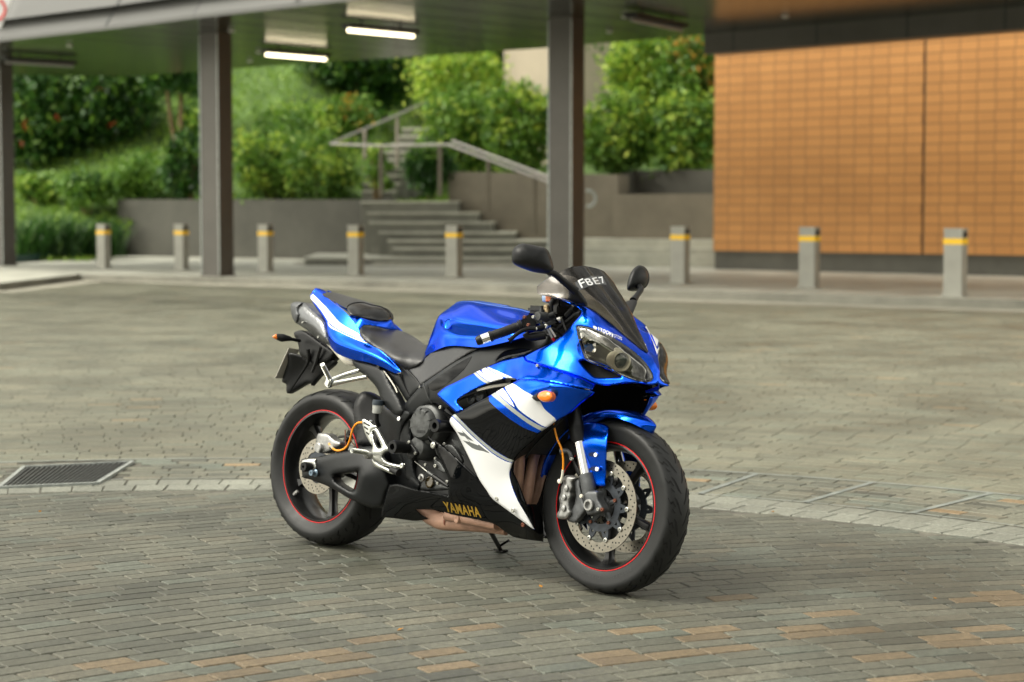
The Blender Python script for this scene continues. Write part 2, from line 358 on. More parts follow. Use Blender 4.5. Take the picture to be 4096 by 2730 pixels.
# ---- pavement slab with kerb and gutter
M['slab'] = mat('pavement_slabs', (.48, .48, .41), .6, var=.3, vs=.9, rvar=.15)
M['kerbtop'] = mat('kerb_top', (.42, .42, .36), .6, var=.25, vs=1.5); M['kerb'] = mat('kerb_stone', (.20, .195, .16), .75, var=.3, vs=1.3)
M['gutter'] = mat('gutter_concrete', (.36, .345, .28), .8, var=.25, vs=1.2)
def offs(d):
    out = []
    for i, p in enumerate(KP):
        a = KP[max(i-1, 0)]; b = KP[min(i+1, len(KP)-1)]; t_ = (b-a).normalized(); out.append(p+Vector((-t_.y, t_.x))*d)
    return out
def strip(name, d0, d1, z0, z1, m, kind='structure'):
    A, B = offs(d0), offs(d1); V = []; F = []
    for a, b in zip(A, B): V += [(a.x, a.y, z0), (b.x, b.y, z1)]
    for i in range(len(A)-1): F.append((2*i, 2*i+2, 2*i+3, 2*i+1))
    return V, F
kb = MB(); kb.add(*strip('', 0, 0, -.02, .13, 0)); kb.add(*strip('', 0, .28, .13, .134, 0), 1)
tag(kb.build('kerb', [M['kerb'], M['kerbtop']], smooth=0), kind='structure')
kg = MB(); kg.add(*strip('', -.75, 0, .002, .004, 0)); tag(kg.build('gutter', M['gutter'], smooth=0), kind='structure')
A = offs(.27); V = [(a.x, a.y, .13) for a in A]+[(120, 60, .13), (120, 260, .13), (-150, 260, .13), (-150, 10, .13)]
Vc, Fc = cdt([(v[0], v[1]) for v in V]); mk('pavement', [(x, y, .13) for x, y in Vc], Fc, M['slab'], smooth=0)['kind'] = 'structure'
EV = Vector((.752, -.659)); NV = Vector((.659, .752)); KR = Matrix.Rotation(math.atan2(EV.y, EV.x), 3, 'Z')
# ---- bollards
M['bollard'] = mat('bollard_metal', (.34, .335, .29), .5, .15, var=.12, vs=3)
M['band'] = mat('yellow_reflective_band', (1, .60, .012), .4)
bl = [((232, 617), 'grey square bollard farthest left, in front of the strappy plants'), ((411, 620), 'grey bollard just left of the dark column near the left'),
      ((604, 625), 'grey bollard just right of the left dark column'), ((811, 633), 'grey bollard in front of the right end of the dark planter wall'),
      ((1037, 637), 'grey bollard in front of the broad steps'), ((1556, 652), 'grey bollard left of the orange tiled wall, behind the far mirror'),
      ((1853, 662), 'grey bollard in front of the left half of the orange tiled wall'), ((2188, 682), 'grey bollard farthest right, largest of the row')]
def bollard(c):
    r = empty('bollard', c, (0, 0, math.atan2(EV.y, EV.x)))
    b = MB(); b.box((0, 0, .475), (.30, .165, .95), bev=.006); b.build('post', M['bollard'], r)
    b = MB(); b.box((0, 0, .965), (.306, .171, .05), bev=.006); b.build('cap', M['bollard'], r)
    b = MB(); b.box((0, 0, .80), (.307, .172, .085)); b.build('reflective_band', M['band'], r, smooth=0)
    b = MB(); b.box((0, 0, .012), (.36, .22, .024), bev=.004); b.build('base_plate', M['bollard'], r)
    b = MB(); b.box((.153, 0, .90), (.004, .10, .085)); b.build('cap_recess', DARK, r, smooth=0)
    return r
def ctree(o, parent=None):
    c = o.copy(); COL.objects.link(c); c.parent = parent
    for ch in [x for x in COL.objects if x.parent == o]: ctree(ch, c)
    return c
b0 = None
for (xy, lab) in bl:
    p = G(0, xy[0], xy[1], .13)+Vector((*(NV*.08), 0))
    if b0 is None: b0 = o = bollard(p)
    else: o = ctree(b0); o.location = p
    tag(o, lab, 'bollard', 'bollards along the kerb')
# ---- canopy: soffit, sloped fascia, columns, lights
SZ = 4.8
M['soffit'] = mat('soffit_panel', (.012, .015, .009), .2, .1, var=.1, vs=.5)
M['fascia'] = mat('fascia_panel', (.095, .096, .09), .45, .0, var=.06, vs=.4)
M['column'] = mat('column_cladding', (.088, .082, .072), .42, .4, var=.12, vs=1.5)
M['joint'] = mat('panel_joint', (.05, .055, .055), .8)
f0 = W(0, 0, 88, 10); 
def S(x, y, z=SZ): return G(0, x, y, z)
fr = [S(-420, 123), S(0, 88), S(270, 57), S(444, 34), S(678, 7), S(1100, -42), S(1900, -150)]
bk = [S(1640, 78), S(1262, 110), S(689, 147), S(293, 176), S(27, 172), S(-400, 150)]
rt = [S(2353, 15), S(3000, -40)]
canopy = empty('canopy', (0, 36, 0)); tag(canopy, 'dark glossy canopy soffit with light grey sloped fascia across the top', 'canopy')
def cn(V): return [Vector(v)-Vector((0, 36, 0)) for v in V]
poly = fr+rt[::-1]+bk; Vc, Fc = cdt([(p.x, p.y) for p in poly])
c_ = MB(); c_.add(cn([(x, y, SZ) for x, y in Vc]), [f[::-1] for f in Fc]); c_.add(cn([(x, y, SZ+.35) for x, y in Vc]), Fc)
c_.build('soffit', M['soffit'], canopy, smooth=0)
inn = Vector((.69, .72, 0)); c_ = MB(); top = [p+inn*1.1+Vector((0, 0, 1.75)) for p in fr]
for i in range(len(fr)-1): c_.add(cn([fr[i], fr[i+1], top[i+1], top[i]]), [(0, 1, 2, 3)])
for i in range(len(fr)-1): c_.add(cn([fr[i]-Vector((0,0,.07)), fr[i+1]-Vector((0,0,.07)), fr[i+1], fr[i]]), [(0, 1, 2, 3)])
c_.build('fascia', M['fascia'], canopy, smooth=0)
c_ = MB()
for (xa, ya), (xb, yb) in (((55, 82), (87, 0)), ((243, 60), (268, 0)), ((446, 34), (463, 0)), ((679, 6), (690, -20))):
    a = S(xa, ya); b = a+inn*1.1+Vector((0, 0, 1.75)); n_ = Vector((-.6, -.63, .4)).normalized()*.004
    c_ = MB(); bar3(a+n_, b+n_, .035, .01, c_); c_.build('panel_joint', M['joint'], canopy, smooth=0).location = (0, -36, 0)
# soffit panel seams
c_ = MB()
for k in range(1, 12):
    a = fr[1]+(fr[5]-fr[1])*(k/11.5); b = a+Vector((*(NV*7.6), 0)); a = a+Vector((*(NV*.1), 0)); z_ = Vector((0, 0, -.003)); c_ = MB(); bar3(a+z_, b+z_, .02, .004, c_); c_.build('soffit_seam', M['joint'], canopy, smooth=0).location = (0, -36, 0)
# storeys above the canopy, set back from its edge (out of the frame, seen only mirrored in the paint)
st = empty('upper_building', (0, 36, 0)); tag(st, 'brown clad upper storeys rising above the canopy', 'building')
a, b = fr[0]+inn*2.2, fr[6]+inn*2.2; a = a-(b-a).normalized()*8; d = (b-a); nn_ = Vector((-d.y, d.x, 0)).normalized(); nn_ = nn_ if nn_.y > 0 else -nn_
c_ = MB(); Rz = Matrix.Rotation(math.atan2(d.y, d.x), 3, 'Z'); c_.box((a+b)/2+nn_*1.6+Vector((0, -36, 10.1)), (d.length, 3, 6.6), Rz); c_.build('cladding', mat('brown_cladding', (.13, .09, .06), .6, var=.2, vs=.3), st, smooth=0)
for k in range(12):
    c_ = MB(); c_.box(a+d*((k+.5)/12)-nn_*.0+Vector((0, -36, 10.1)), (d.length/12*.5, .25, 2.2), Rz); c_.build('window', mat('dark_glazing', (.02, .025, .03), .1), st, smooth=0)
# drop beam at the right
c_ = MB(); a, b = S(1618, 79), S(2353, 15); d = (b-a).normalized(); b = b+d*9; nrm = Vector((-d.y, d.x, 0))
if nrm.y < 0: nrm = -nrm
for q in ((a, b),):
    c_.add([q[0]+Vector((0, 0, -.38)), q[1]+Vector((0, 0, -.38)), q[1], q[0]], [(0, 1, 2, 3)])
    c_.add([q[0]+Vector((0, 0, -.38)), q[1]+Vector((0, 0, -.38)), q[1]+nrm*.5+Vector((0, 0, -.38)), q[0]+nrm*.5+Vector((0, 0, -.38))], [(3, 2, 1, 0)])
    c_.add([q[0]+Vector((0, 0, -.38)), q[0], q[0]+nrm*.5, q[0]+nrm*.5+Vector((0, 0, -.38))], [(0, 1, 2, 3)])
for k in range(0, 9):
    p = a+d*(.72+k*1.95)-nrm*.003; c_.box(p+Vector((0, 0, -.19)), (.03, .006, .38), Matrix.Rotation(math.atan2(d.y, d.x), 3, 'Z'), m=1)
bo = c_.build('drop_beam', [mat('beam_cladding', (.10, .095, .08), .5, .3, var=.15, vs=.8), M['joint']], canopy, smooth=0); bo.location = (0, -36, 0)
def column(p, lab):
    r = empty('column', p, (0, 0, math.atan2(EV.y, EV.x)))
    b = MB(); b.box((0, 0, (SZ-.13)/2), (.54, .36, SZ-.13), bev=.006); b.build('shaft', M['column'], r)
    b = MB(); b.box((-.262, -.183, (SZ-.13)/2), (.02, .012, SZ-.2)); b.box((.262, -.183, (SZ-.13)/2), (.02, .012, SZ-.2)); b.build('corner_trim', M['steel'], r, smooth=0)
    b = MB(); b.box((0, 0, .02), (.58, .40, .04), bev=.004); b.build('base', M['column'], r)
    tag(r, lab, 'column', 'dark columns carrying the canopy'); return r
def colat(x, y): 
    p = G(0, x, y, .13); return p+Vector((*(NV*.30), 0))
column(colat(473, 636), 'dark grey square column near the left, between two bollards')
column(colat(1276, 648), 'dark grey square column behind the motorcycle mirror, right of centre')
column(colat(-18, 611), 'very dark square column cut by the left edge')
# fluorescent fittings
M['lampcase'] = mat('lamp_housing', (.02, .02, .02), .5)
def tube_light(x0, y0, x1, y1, lit, lab, z=4.62):
    a, b = G(0, x0, y0, z), G(0, x1, y1, z); c = (a+b)/2; d = (b-a); L = d.length; R = d.to_track_quat('X', 'Z')
    r = empty('tube_light', c, R.to_euler())
    q = MB(); q.box((0, 0, .08), (L+.1, .24, .08), bev=.008); q.box((-L*.3, 0, .14), (.03, .03, .1)); q.box((L*.3, 0, .14), (.03, .03, .1)); q.build('housing', M['lampcase'], r)
    q = MB(); q.tube([(-L/2, 0, 0), (L/2, 0, 0)], .032, 12)
    q.build('tube', mat('lit_tube', (1, 1, .95), .4, emit=(1, .86, .55), es=3) if lit else mat('unlit_tube', (.32, .31, .30), .4), r)
    tag(r, lab, 'light', 'tube lights under the canopy'); return r
tube_light(800, 70, 950, 84, 1, 'lit tube light under the canopy, nearest the middle of the picture')
tube_light(612, 126, 748, 137, 1, 'lit tube light under the canopy, left of and below the brighter one')
tube_light(14, 143, 168, 152, 0, 'unlit tube light under the canopy by the leftmost column')
tube_light(1452, 46, 1566, 70, 0, 'unlit tube light under the canopy right of the middle column')
SENS = mat('sensor_plastic', (.45, .45, .42), .5)
for x, y in ((160, 104), (532, 70), (1804, 37), (574, 140), (1400, 72), (595, 119), (1436, 38)):
    p = G(0, x, y, SZ-.02); q = MB(); q.lathe(p, (0, 0, -1), [(0, .07), (.03, .06), (.045, 0)], 12); q.build('ceiling_sensor', SENS, canopy).location = (0, -36, 0)
# ---- orange tiled wall
def wall_mat():
    m = bpy.data.materials.new('orange_tiles'); m.use_nodes = True; t = m.node_tree; b = t.nodes['Principled BSDF']
    tc = t.nodes.new('ShaderNodeTexCoord'); sp = t.nodes.new('ShaderNodeSeparateXYZ'); cb = t.nodes.new('ShaderNodeCombineXYZ')
    t.links.new(tc.outputs['Object'], sp.inputs[0]); t.links.new(sp.outputs[0], cb.inputs[0]); t.links.new(sp.outputs[2], cb.inputs[1])
    br = t.nodes.new('ShaderNodeTexBrick'); br.offset = .06; br.offset_frequency = 3; br.squash = 1
    br.inputs['Color1'].default_value = (.70, .33, .10, 1); br.inputs['Color2'].default_value = (.63, .29, .085, 1); br.inputs['Mortar'].default_value = (.36, .165, .055, 1)
    br.inputs['Scale'].default_value = 1; br.inputs['Brick Width'].default_value = .40; br.inputs['Row Height'].default_value = .20; br.inputs['Mortar Size'].default_value = .014; br.inputs['Mortar Smooth'].default_value = .3
    t.links.new(cb.outputs[0], br.inputs['Vector'])
    nz = t.nodes.new('ShaderNodeTexNoise'); nz.inputs['Scale'].default_value = .8; nz.inputs['Detail'].default_value = 5; t.links.new(tc.outputs['Object'], nz.inputs['Vector'])
    mx = t.nodes.new('ShaderNodeMix'); mx.data_type = 'RGBA'; mx.blend_type = 'MULTIPLY'; mx.inputs[0].default_value = 1
    rp = t.nodes.new('ShaderNodeValToRGB'); rp.color_ramp.elements[0].color = (.92, .92, .92, 1); rp.color_ramp.elements[1].color = (1.05, 1.05, 1.05, 1)
    rp.color_ramp.elements[0].position = .3; rp.color_ramp.elements[1].position = .7
    t.links.new(nz.outputs[0], rp.inputs[0]); t.links.new(br.outputs[0], mx.inputs[6]); t.links.new(rp.outputs[0], mx.inputs[7]); t.links.new(mx.outputs[2], b.inputs['Base Color'])
    b.inputs['Roughness'].default_value = .6
    bp = t.nodes.new('ShaderNodeBump'); bp.inputs['Strength'].default_value = .6; bp.inputs['Distance'].default_value = .01; bp.invert = True
    t.links.new(br.outputs['Fac'], bp.inputs['Height']); t.links.new(bp.outputs[0], b.inputs['Normal'])
    return m
wa, wb = G(0, 1639, 619, .13), G(0, 2353, 636, .13); wd = (wb-wa); wd.z = 0; wl = wd.length; wd.normalize()
ub_ = MB(); ub_.box((13, 1.2, 10.5), (26, 1.8, 10.6)); UPPER = ub_
wall = empty('tiled_wall', wa, (0, 0, math.atan2(wd.y, wd.x))); tag(wall, 'orange tiled wall with dark plinth behind the bollards at right', 'wall')
JX = wl*.70
q = MB(); q.box((JX/2-.02, .3, 3.2), (JX-.03, .6, 5.6)); q.box((JX+8, .3, 3.2), (16-.05, .6, 5.6)); q.build('tile_face', wall_mat(), wall, smooth=0)
q = MB(); q.box((12, .3, .2), (24, .5, .4)); q.box((JX-.01, .32, 3.2), (.06, .56, 5.5)); q.build('plinth', mat('plinth_render', (.13, .125, .105), .8, var=.2, vs=1), wall, smooth=0)
up_ = UPPER.build('upper_storey', mat('upper_render', (.22, .20, .17), .7, var=.1, vs=.4), wall, smooth=0)
# ---- planter walls, steps, handrails behind
M['planter'] = mat('planter_render', (.085, .083, .068), .8, var=.22, vs=.8)
M['planter2'] = mat('planter_render_warm', (.18, .16, .12), .85, var=.2, vs=.9)
M['riser'] = mat('step_stone_shaded', (.19, .19, .16), .8, var=.25, vs=1.5); M['step'] = mat('step_stone', (.46, .46, .39), .75, var=.25, vs=1.5)  # risers use darkened step stone, their shade put into the colour
def prism(name, base, z0, z1, m, lab=None, cat=None, parent=None, group=None):
    """vertical prism over a ground polygon"""
    n = len(base); B = [Vector((p[0], p[1], z0)) for p in base]; T = [Vector((p[0], p[1], z1 if not hasattr(z1, '__len__') else z1[i])) for i, p in enumerate(base)]
    q = MB(); q.add(B+T, [tuple(range(n, 2*n)), tuple(range(n))[::-1]]+[(i, (i+1) % n, (i+1) % n+n, i+n) for i in range(n)])
    o = q.build(name, m, parent, smooth=0)
    if lab: tag(o, lab, cat, group)
    return o
xy = lambda v: (v.x, v.y)
pa, pb = W(0, 270, 459, 56), W(0, 898, 459, 50)
prism('planter_wall', [xy(pa), xy(pb), (pb.x-.3, pb.y+6), (pb.x-.7, pb.y+6), (pb.x-.45, pb.y+.4), (pa.x+.2, pa.y+.4)], .1, [pa.z, pb.z, pb.z, pb.z, pb.z, pa.z], M['planter'], 'long dark grey planter wall behind the left bollards', 'wall')
steps = empty('steps', (0, 45, 0)); tag(steps, 'broad grey stone steps between the two planter walls', 'steps')
# (left x, right x, front-edge y) in picture, depth of the front edge
st = [(860, 1275, 604, 44.6, .33), (700, 1275, 592, 45.0, .42), (905, 1270, 570, 45.6, .52), (892, 1262, 552, 46.2, .70), (872, 1180, 533, 46.9, .9), (850, 1130, 510, 47.6, 1.15), (845, 1098, 488, 48.3, 1.38), (830, 1052, 463, 49.0, 1.66)]
for i, (xl, xr, yy, Y, _) in enumerate(st):
    a, b = W(0, xl, yy, Y), W(0, xr, yy-3, Y-.6); z = a.z; off = Vector((.1, 3.2, 0))
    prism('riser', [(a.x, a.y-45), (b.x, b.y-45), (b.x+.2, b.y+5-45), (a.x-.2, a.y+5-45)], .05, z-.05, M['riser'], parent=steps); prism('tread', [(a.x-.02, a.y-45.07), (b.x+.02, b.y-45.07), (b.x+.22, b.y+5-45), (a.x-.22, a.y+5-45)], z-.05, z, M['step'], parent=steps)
# low ledge of steps to the right of the middle column
ra = [(W(0, 1335, 585, 44.5), W(0, 1650, 588, 43.2)), (W(0, 1335, 570, 45), W(0, 1650, 572, 43.7)), (W(0, 1300, 549, 45.8), W(0, 1650, 552, 44.4))]
low = empty('low_steps', (2, 43, 0)); tag(low, 'low pale stone steps left of the orange wall', 'steps')
for a, b in ra: prism('step', [(a.x-2, a.y-43), (b.x-2+.6, b.y-43-.3), (b.x-2+.6, b.y+4-43), (a.x-2, a.y+4-43)], .05, (a.z+b.z)/2, M['step'], parent=low)
# gravel strip in front of steps
def bushy(n, fn):  # random points
    return [fn() for _ in range(n)]
GRV = mat('pebbles', (.3, .28, .24), .8, var=.4, vs=3)
q = MB()
for k in range(420):
    s = random.random(); a, b = W(0, 690, 588, 47), W(0, 1240, 606, 43.5); p = a.lerp(b, s); y_ = random.uniform(-.4, .7); r_ = random.uniform(.025, .07)
    bm_ = [(0, 0, r_*.7), (r_, 0, 0), (0, r_, 0), (-r_, 0, 0), (0, -r_, 0)]
    q.add([Vector(v)+Vector((p.x, p.y+y_-1.0, .15)) for v in bm_], [(0, 1, 2), (0, 2, 3), (0, 3, 4), (0, 4, 1)])
tag(q.build('gravel', GRV), kind='stuff'); COL.objects['gravel']['label'] = 'strip of pale pebbles at the foot of the steps'; COL.objects['gravel']['category'] = 'gravel'
# right planter walls
p0, p1 = W(0, 1030, 395, 49.5), W(0, 1420, 402, 47.6); p2, p3 = W(0, 1462, 391, 49), W(0, 1665, 391, 47.8)
prism('planter_wall', [xy(p0), xy(p1), (p1.x+.3, p1.y+.5), (p0.x+.3, p0.y+.4)], .1, [p0.z, p1.z, p1.z, p0.z], M['planter2'], 'warm grey planter wall beside the handrail, right of the steps', 'wall')
prism('planter_wall', [xy(p1), xy(p2), xy(p3), (p3.x, p3.y+.4), (p2.x, p2.y+.4), (p1.x, p1.y+.4)], .1, [p1.z, p2.z, p3.z, p3.z, p2.z, p1.z], M['planter'], 'grey planter wall under the tall hedge, left of the orange wall', 'wall')
s0, s1 = W(0, 1408, 447, 46.6), W(0, 1665, 447, 45.2)
prism('stone_bench', [xy(s0), xy(s1), (s1.x+.5, s1.y+1.6), (s0.x+.2, s0.y+1.6)], .1, s0.z, M['planter2'], 'broad grey stone bench block in front of the hedge planter', 'bench')
# round steel ring on the wall
q = MB(); c = W(0, 1352, 457, 46.2); q.tube([c+Vector((.17*math.cos(a), 0, .19*math.sin(a))) for a in np.linspace(-1.9, 1.9, 15)], .035, 8)
tag(q.build('rail_end', M['steel']), 'curved steel handrail end just right of the middle column', 'handrail')
M['rail'] = mat('steel_handrail', (.42, .40, .37), .5, .8)
def rail(paths, posts, lab):
    r = empty('handrail', paths[0][0]); o_ = Vector(paths[0][0])
    for p in paths: q = MB(); q.tube([Vector(v)-o_ for v in p], .034, 8); q.build('rail', M['rail'], r)
    for a, b in posts: q = MB(); q.tube([Vector(a)-o_, Vector(b)-o_], .05, 8); q.build('post', M['planter2'], r)
    tag(r, lab, 'handrail', 'steel handrails on the steps'); return r
Z11 = lambda x, y, Y: W(11, x, y, Y)
rail([[Z11(340, 445, 50), Z11(730, 460, 48), Z11(1260, 450, 47), Z11(2075, 755, 43.5)]],
     [(Z11(735, 470, 48), Z11(735, 850, 48)), (Z11(1195, 460, 47), Z11(1195, 850, 47)), (Z11(1575, 575, 45.5), Z11(1575, 990, 45.5)), (Z11(1940, 710, 44), Z11(1940, 1150, 44))], 'steel handrail descending to the right in front of the planter wall')
rail([[Z11(340, 440, 51), Z11(870, 215, 54), Z11(1100, 105, 56)], [Z11(1290, 420, 50), Z11(2090, 720, 46)]], [(Z11(860, 230, 54), Z11(860, 640, 52)), (Z11(605, 330, 53), Z11(605, 560, 51))], 'steel handrail climbing to the right among the shrubs')
# upper path and flight seen through the rails
ub = empty('upper_steps', (0, 55, 0)); tag(ub, 'upper flight of pale steps rising behind the handrail', 'steps')
for i, (xl, xr, yy, Y) in enumerate(((832, 905, 438, 51.5), (835, 915, 420, 52.3), (840, 925, 402, 53.1), (848, 938, 384, 53.9), (860, 950, 366, 54.7), (875, 962, 348, 55.6), (900, 975, 330, 56.6), (915, 985, 312, 57.6), (925, 990, 294, 58.8))):
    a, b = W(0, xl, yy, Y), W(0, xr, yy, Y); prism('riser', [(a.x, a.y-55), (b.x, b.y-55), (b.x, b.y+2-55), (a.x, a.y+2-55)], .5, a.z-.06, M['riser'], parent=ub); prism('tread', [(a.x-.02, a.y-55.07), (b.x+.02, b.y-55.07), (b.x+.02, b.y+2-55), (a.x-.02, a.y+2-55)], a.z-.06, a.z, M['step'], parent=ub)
# beige building behind
ba, bb, bc = W(0, 1158, 300, 75), W(0, 1262, 300, 71), W(0, 1405, 300, 74)
bld = empty('building', (bb.x, bb.y, 0)); tag(bld, 'plain beige building wall seen above the shrubs behind the middle column', 'building')
bq = MB(); o_ = Vector((bb.x, bb.y, 0))
bq.add([Vector((ba.x, ba.y, 0))-o_, Vector((bb.x, bb.y, 0))-o_, Vector((bb.x, bb.y, 12))-o_, Vector((ba.x, ba.y, 12))-o_], [(0, 1, 2, 3)])
bq.add([Vector((bb.x, bb.y, 0))-o_, Vector((bc.x, bc.y, 0))-o_, Vector((bc.x, bc.y, 12))-o_, Vector((bb.x, bb.y, 12))-o_], [(0, 1, 2, 3)])
bq.add([Vector((bc.x, bc.y, 0))-o_, Vector((bc.x, bc.y+12, 0))-o_, Vector((bc.x, bc.y+12, 12))-o_, Vector((bc.x, bc.y, 12))-o_], [(0, 1, 2, 3)])
bq.add([Vector((ba.x, ba.y+12, 0))-o_, Vector((ba.x, ba.y, 0))-o_, Vector((ba.x, ba.y, 12))-o_, Vector((ba.x, ba.y+12, 12))-o_], [(0, 1, 2, 3)])
bq.build('wall', mat('beige_render', (.42, .36, .27), .8, var=.1, vs=.5), bld, smooth=0)
# ---- hillside
SL = lambda x: .13+.30*max(0, min(1, (x+18.5)/9.5))
def hz(x, y):
    if x > -10.9:
        yb = max(56.6-(x+10.7)*.81, 50.9); e = y-yb
        if e < 0: return -1.
        s_ = SL(x)-.34*max(0, min(1, (x+7)/4)); return min(1.45+s_*e, 13)+.2*math.sin(x*.8)*math.sin(y*.6)
    e = max(0, y-52.5); return min(.1+min(e, 4)*.33+max(0, e-4)*SL(x)*1.25, 13)+.15*math.sin(x*.8)*math.sin(y*.6)*min(1, e/3)
V = []; F = []; nx, ny = 100, 96
for j in range(ny):
    for i in range(nx):
        x = -46+i*.8; y = 44+j*.8; V.append((x, y, hz(x, y)-(.9 if j == 0 else 0)))
for j in range(ny-1):
    for i in range(nx-1): F.append((j*nx+i, j*nx+i+1, (j+1)*nx+i+1, (j+1)*nx+i))
mk('hillside', V, F, mat('grassy_soil', (.07, .13, .022), .9, var=.4, vs=.5), smooth=60)['kind'] = 'structure'
def quads(name, C, Nn, size, asp, m, parent=None, droop=0):
    """many two-triangle leaves folded along the midrib"""
    n = len(C); C = np.asarray(C); a = RNG.normal(0, 1, (n, 3)); a[:, 2] -= droop; a /= np.linalg.norm(a, axis=1, keepdims=True)
    b = np.cross(a, RNG.normal(0, 1, (n, 3))+np.array([0, 0, 1.5])); b /= np.linalg.norm(b, axis=1, keepdims=True); nn = np.cross(a, b)
    s = (size*RNG.uniform(.6, 1.3, n))[:, None]
    V = np.stack([C-a*s*.5, C+b*s*asp*.5+nn*s*.08, C+a*s*.5, C-b*s*asp*.5+nn*s*.08], 1).reshape(-1, 3)
    F = (np.arange(n)*4)[:, None]+np.array([[0, 1, 2, 3]])
    me = bpy.data.meshes.new(name); me.vertices.add(n*4); me.vertices.foreach_set('co', V.reshape(-1)); me.loops.add(n*4)
    me.loops.foreach_set('vertex_index', F.reshape(-1).astype(np.int32)); me.polygons.add(n); me.polygons.foreach_set('loop_start', np.arange(0, n*4, 4, dtype=np.int32))
    me.update(calc_edges=True); me.materials.append(m); o = bpy.data.objects.new(name, me); COL.objects.link(o); o.parent = parent; return o
def blob(c, r, n, clump=.28, nc=None):
    """leaf positions in clumps spread through an ellipsoid"""
    nc = nc or max(6, n//45); k = RNG.normal(0, 1, (nc, 3)); k /= np.linalg.norm(k, axis=1, keepdims=True); k *= RNG.uniform(.45, 1.0, (nc, 1))**.6
    k = k*np.array(r); i = RNG.integers(0, nc, n); q = k[i]+RNG.normal(0, clump, (n, 3))*min(r)
    return q+np.array(c)
LG = leafmat('leaf_mid_green', (.05, .15, .02), (.22, .38, .05)); LL = leafmat('leaf_light_green', (.20, .40, .045), (.55, .65, .09))
LD = leafmat('leaf_dark_green', (.014, .05, .010), (.06, .17, .025)); LR = leafmat('leaf_red_flower', (.30, .02, .008), (.42, .06, .015)); LO = leafmat('leaf_orange_tint', (.45, .20, .02), (.55, .36, .05))
BARK = mat('bark', (.16, .11, .05), .9, var=.4, vs=3)
def shrub(xd, yd, Y, rx, rz, n, m, lab, size=.2, cat='shrub', asp=.55, ry=None, mix=None, stems=True):
    c = W(0, xd, yd, Y); r = empty('shrub', (c.x, c.y, c.z-rz)); ry = ry or rx*.7
    pts = blob((0, 0, rz), (rx, ry, rz), n)
    quads('foliage', pts, None, size, asp, m, r)
    if mix: quads('young_leaves', blob((0, -ry*.2, rz*1.15), (rx, ry, rz), n//14 if mix is LO else n//4), None, size*.9, asp, mix, r)
    if stems:
        q = MB()
        for k in range(5):
            a = random.uniform(0, 6.28); q.tube([(0.1*math.cos(a), .1*math.sin(a), -.3), (rx*.4*math.cos(a), ry*.4*math.sin(a), rz), (rx*.6*math.cos(a), ry*.6*math.sin(a), rz*1.5)], [.03, .02, .01], 5)
        q.build('stem', BARK, r)
    tag(r, lab, cat, 'shrubs on the planted slope'); return r
def px(Y): return Y/4393.6
def sh(x0, x1, y0, y1, Y, n, m, lab, **k):   # by picture extent
    shrub((x0+x1)/2, (y0+y1)/2, Y, (x1-x0)/2*px(Y), (y1-y0)/2*px(Y), n, m, lab, **k)
sh(540, 700, 285, 460, 53.5, 2600, LG, 'bushy green shrub just right of the left column, behind the planter wall', mix=LL)
sh(660, 825, 310, 462, 52.5, 2300, LG, 'loose green shrub at the right end of the dark planter wall', mix=LL, size=.17)
sh(380, 480, 300, 460, 55, 1600, LD, 'dark shrub just left of the left column', mix=LG)
sh(250, 400, 370, 465, 57, 1500, LG, 'low green shrub above the left end of the planter wall', mix=LG)
sh(600, 800, 250, 345, 60, 2800, LG, 'wide green bush on the slope above the planter shrubs', mix=LL)
sh(720, 960, 140, 250, 66, 4000, LD, 'dark green bush at the top of the slope below the canopy', size=.26, mix=LG)
sh(740, 880, 235, 320, 60, 1500, LG, 'bush with orange tinted leaves behind the climbing handrail', mix=LO)
sh(950, 1150, 120, 260, 57, 3600, LL, 'bright yellow-green bush with white flowers above the steps', mix=LG)
sh(980, 1160, 220, 395, 52, 3200, LG, 'leafy green bush above the bend of the handrail', mix=LL, size=.22)
sh(1120, 1275, 210, 400, 50, 3000, LG, 'leafy green bush left of the middle column above the planter wall', mix=LL, size=.22)
sh(935, 1035, 345, 432, 49.5, 1200, LD, 'dark strappy plant on the ground left of the warm grey planter', mix=LG, asp=.25, size=.32)
sh(1340, 1500, 230, 405, 49.5, 3200, LG, 'green hedge part right of the middle column above the planter', mix=LL, size=.2)
sh(1400, 1560, 90, 260, 51, 3200, LL, 'tall yellow-green climbing shrub against the upper hedge', mix=LG, size=.2)
sh(1520, 1665, 90, 250, 50, 3000, LG, 'upper hedge part beside the orange wall with orange young shoots', mix=LO, size=.2)
sh(1480, 1665, 230, 400, 49.2, 3800, LG, 'dense green hedge part touching the left edge of the orange wall', mix=LL, size=.2)
sh(140, 260, 395, 470, 56, 1100, LG, 'low rough plants on the slope above the first bollard', mix=LD)
sh(35, 130, 400, 470, 57, 900, LG, 'low rough plants on the slope by the leftmost column', mix=LL)
sh(400, 540, 250, 330, 62, 1300, LG, 'low bush on the slope behind the forked tree', mix=LL)
sh(836, 900, 340, 448, 50.6, 420, LG, 'sparse green plant half hiding the upper steps', mix=LL)
